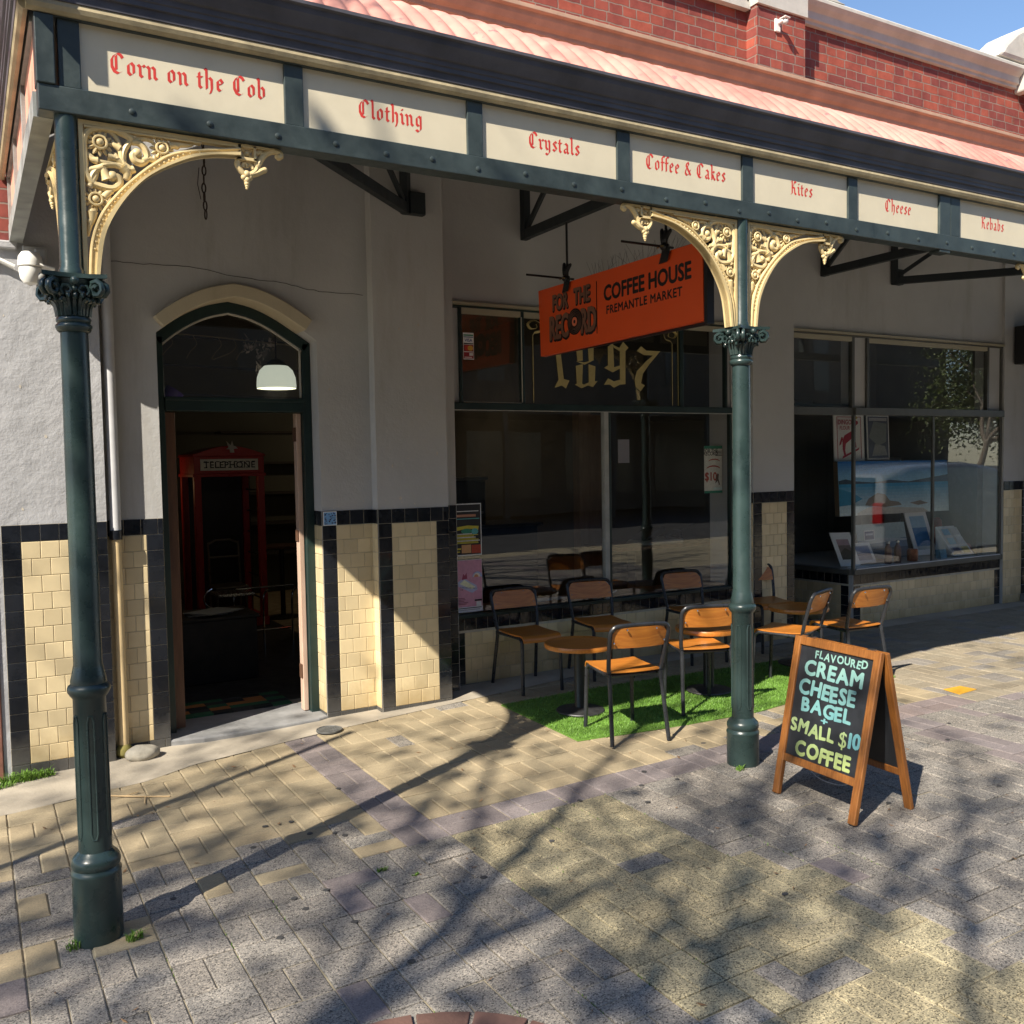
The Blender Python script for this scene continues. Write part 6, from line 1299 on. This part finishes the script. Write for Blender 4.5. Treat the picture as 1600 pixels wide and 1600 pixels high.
def tree(seed, H, nleaf, loc, rz, label, leafr=.28, spread=1.0):
    t = thing('street_tree', label, 'tree', (0, 0, 0), 'street trees behind the viewer', world=False); a, b = tree_mesh(seed, H, nleaf, leafr, spread)
    a.build('trunk', BARK, t, smooth=True, ang=80, recalc=False); b.build('crown', LEAF, t, recalc=False); t.location = loc; t.rotation_euler = (0, 0, rz); return t
TREES = [tree(3, 16.0, 5200, (-10.2, -10.1, -.05), .4, 'sparse tall street tree behind the viewer that throws dappled shade on the paving', .40, 1.0)]
tree(5, 16.0, 1100, (-1.6, -8.6, -.05), 1.2, 'nearly bare street tree behind the viewer that throws branch shadows on the brick parapet', .25, 1.1)
t2 = tree(8, 8.5, 15000, (28.3, -12.5, -.1), 0, 'leafy street tree mirrored in the gallery window', .42, 1.15)
dup(t2, (34.5, -13.5, -.1), 2.0, 'second leafy street tree farther along the street')
# parked wagon mirrored in the gallery window
CARM = M('silver_paint', (.30, .31, .32), .25, .2, .03, 2, coat=.6); PC = thing('parked_car', 'silver grey wagon parked at the kerb, mirrored in the gallery window', 'car', (0, 0, 0), world=False)
prof_ = [(-2.2, .45), (-2.25, .75), (-2.15, 1.0), (-1.2, 1.08), (-.55, 1.58), (.2, 1.66), (1.5, 1.62), (2.05, 1.50), (2.2, 1.0), (2.22, .45), (1.8, .32), (-1.9, .32)]
vs = []
for s_, yy in ((0, -.86), (1, -.72), (2, .72), (3, .86)):
    for x, z in prof_: vs.append((x, yy*(1.0 if z < 1.1 else .84+.0*s_), z if s_ in (1, 2) or z < 1.1 else z-.03))
n = len(prof_); fs = [tuple(range(n-1, -1, -1)), tuple(3*n+k for k in range(n))]
for b in range(3): fs += [(b*n+k, b*n+(k+1) % n, (b+1)*n+(k+1) % n, (b+1)*n+k) for k in range(n)]
MB().add(vs, fs).build('body', CARM, PC, smooth=True, bevel=.05); gl_ = M('car_glass', (.012, .014, .016), .05)
for s_ in (-1, 1): MB().prism([(-1.0, 1.10), (-.5, 1.48), (1.55, 1.50), (1.95, 1.10)], (0, s_*.775, 0), (1, 0, 0), (0, -s_*.13, .95), (0, s_*.012, 0)).build('side_windows', gl_, PC)
MB().add([(2.19, -.62, 1.08), (2.19, .62, 1.08), (2.08, .56, 1.46), (2.08, -.56, 1.46), (2.23, -.62, 1.08), (2.23, .62, 1.08), (2.12, .56, 1.46), (2.12, -.56, 1.46)], [(3, 2, 1, 0), (4, 5, 6, 7), (0, 1, 5, 4), (1, 2, 6, 5), (2, 3, 7, 6), (3, 0, 4, 7)]).build('rear_window', gl_, PC)
for s_ in (-1, 1):
    MB().box(2.16, 2.25, s_*.74-.09, s_*.74+.09, .80, 1.10).build('tail_light', M('tail_red', (.35, .01, .012), .2), PC, bevel=.02); MB().box(-2.27, -2.15, s_*.66-.16, s_*.66+.16, .70, .86).build('headlight', M('headlight', (.7, .7, .72), .1), PC, bevel=.03)
    for x in (-1.35, 1.35):
        wl = MB().lathe([(.20, -.11), (.31, -.11), (.33, -.08), (.33, .08), (.31, .11), (.20, .11)], (x, s_*.76, .33), 32, 'y').build('wheel', M('tyre', (.02, .02, .02), .8), PC, smooth=True); MB().lathe([(0, -.115), (.2, -.115), (.2, .115), (0, .115)], (x, s_*.76, .33), 24, 'y').build('rim', STEEL, wl, smooth=True)
MB().box(2.20, 2.24, -.26, .26, .62, .74).build('number_plate', PAPER, PC)
PC.location = (13.4, -2.7, .055); PC.rotation_euler = (0, 0, R(180)+.0)

# a plain steel post standing just outside the left edge; its thin shadow crosses the paving to the doorway
one(MB().lathe([(.055, .0), (.055, .02), (.030, .03), (.030, 3.9), (.0, 3.92)], (-1.55, -2.13, -.07), 20, cap=False), 'steel_post', STEEL, 'thin steel post left of the corner post, casting a line of shadow towards the door', 'post', smooth=True)
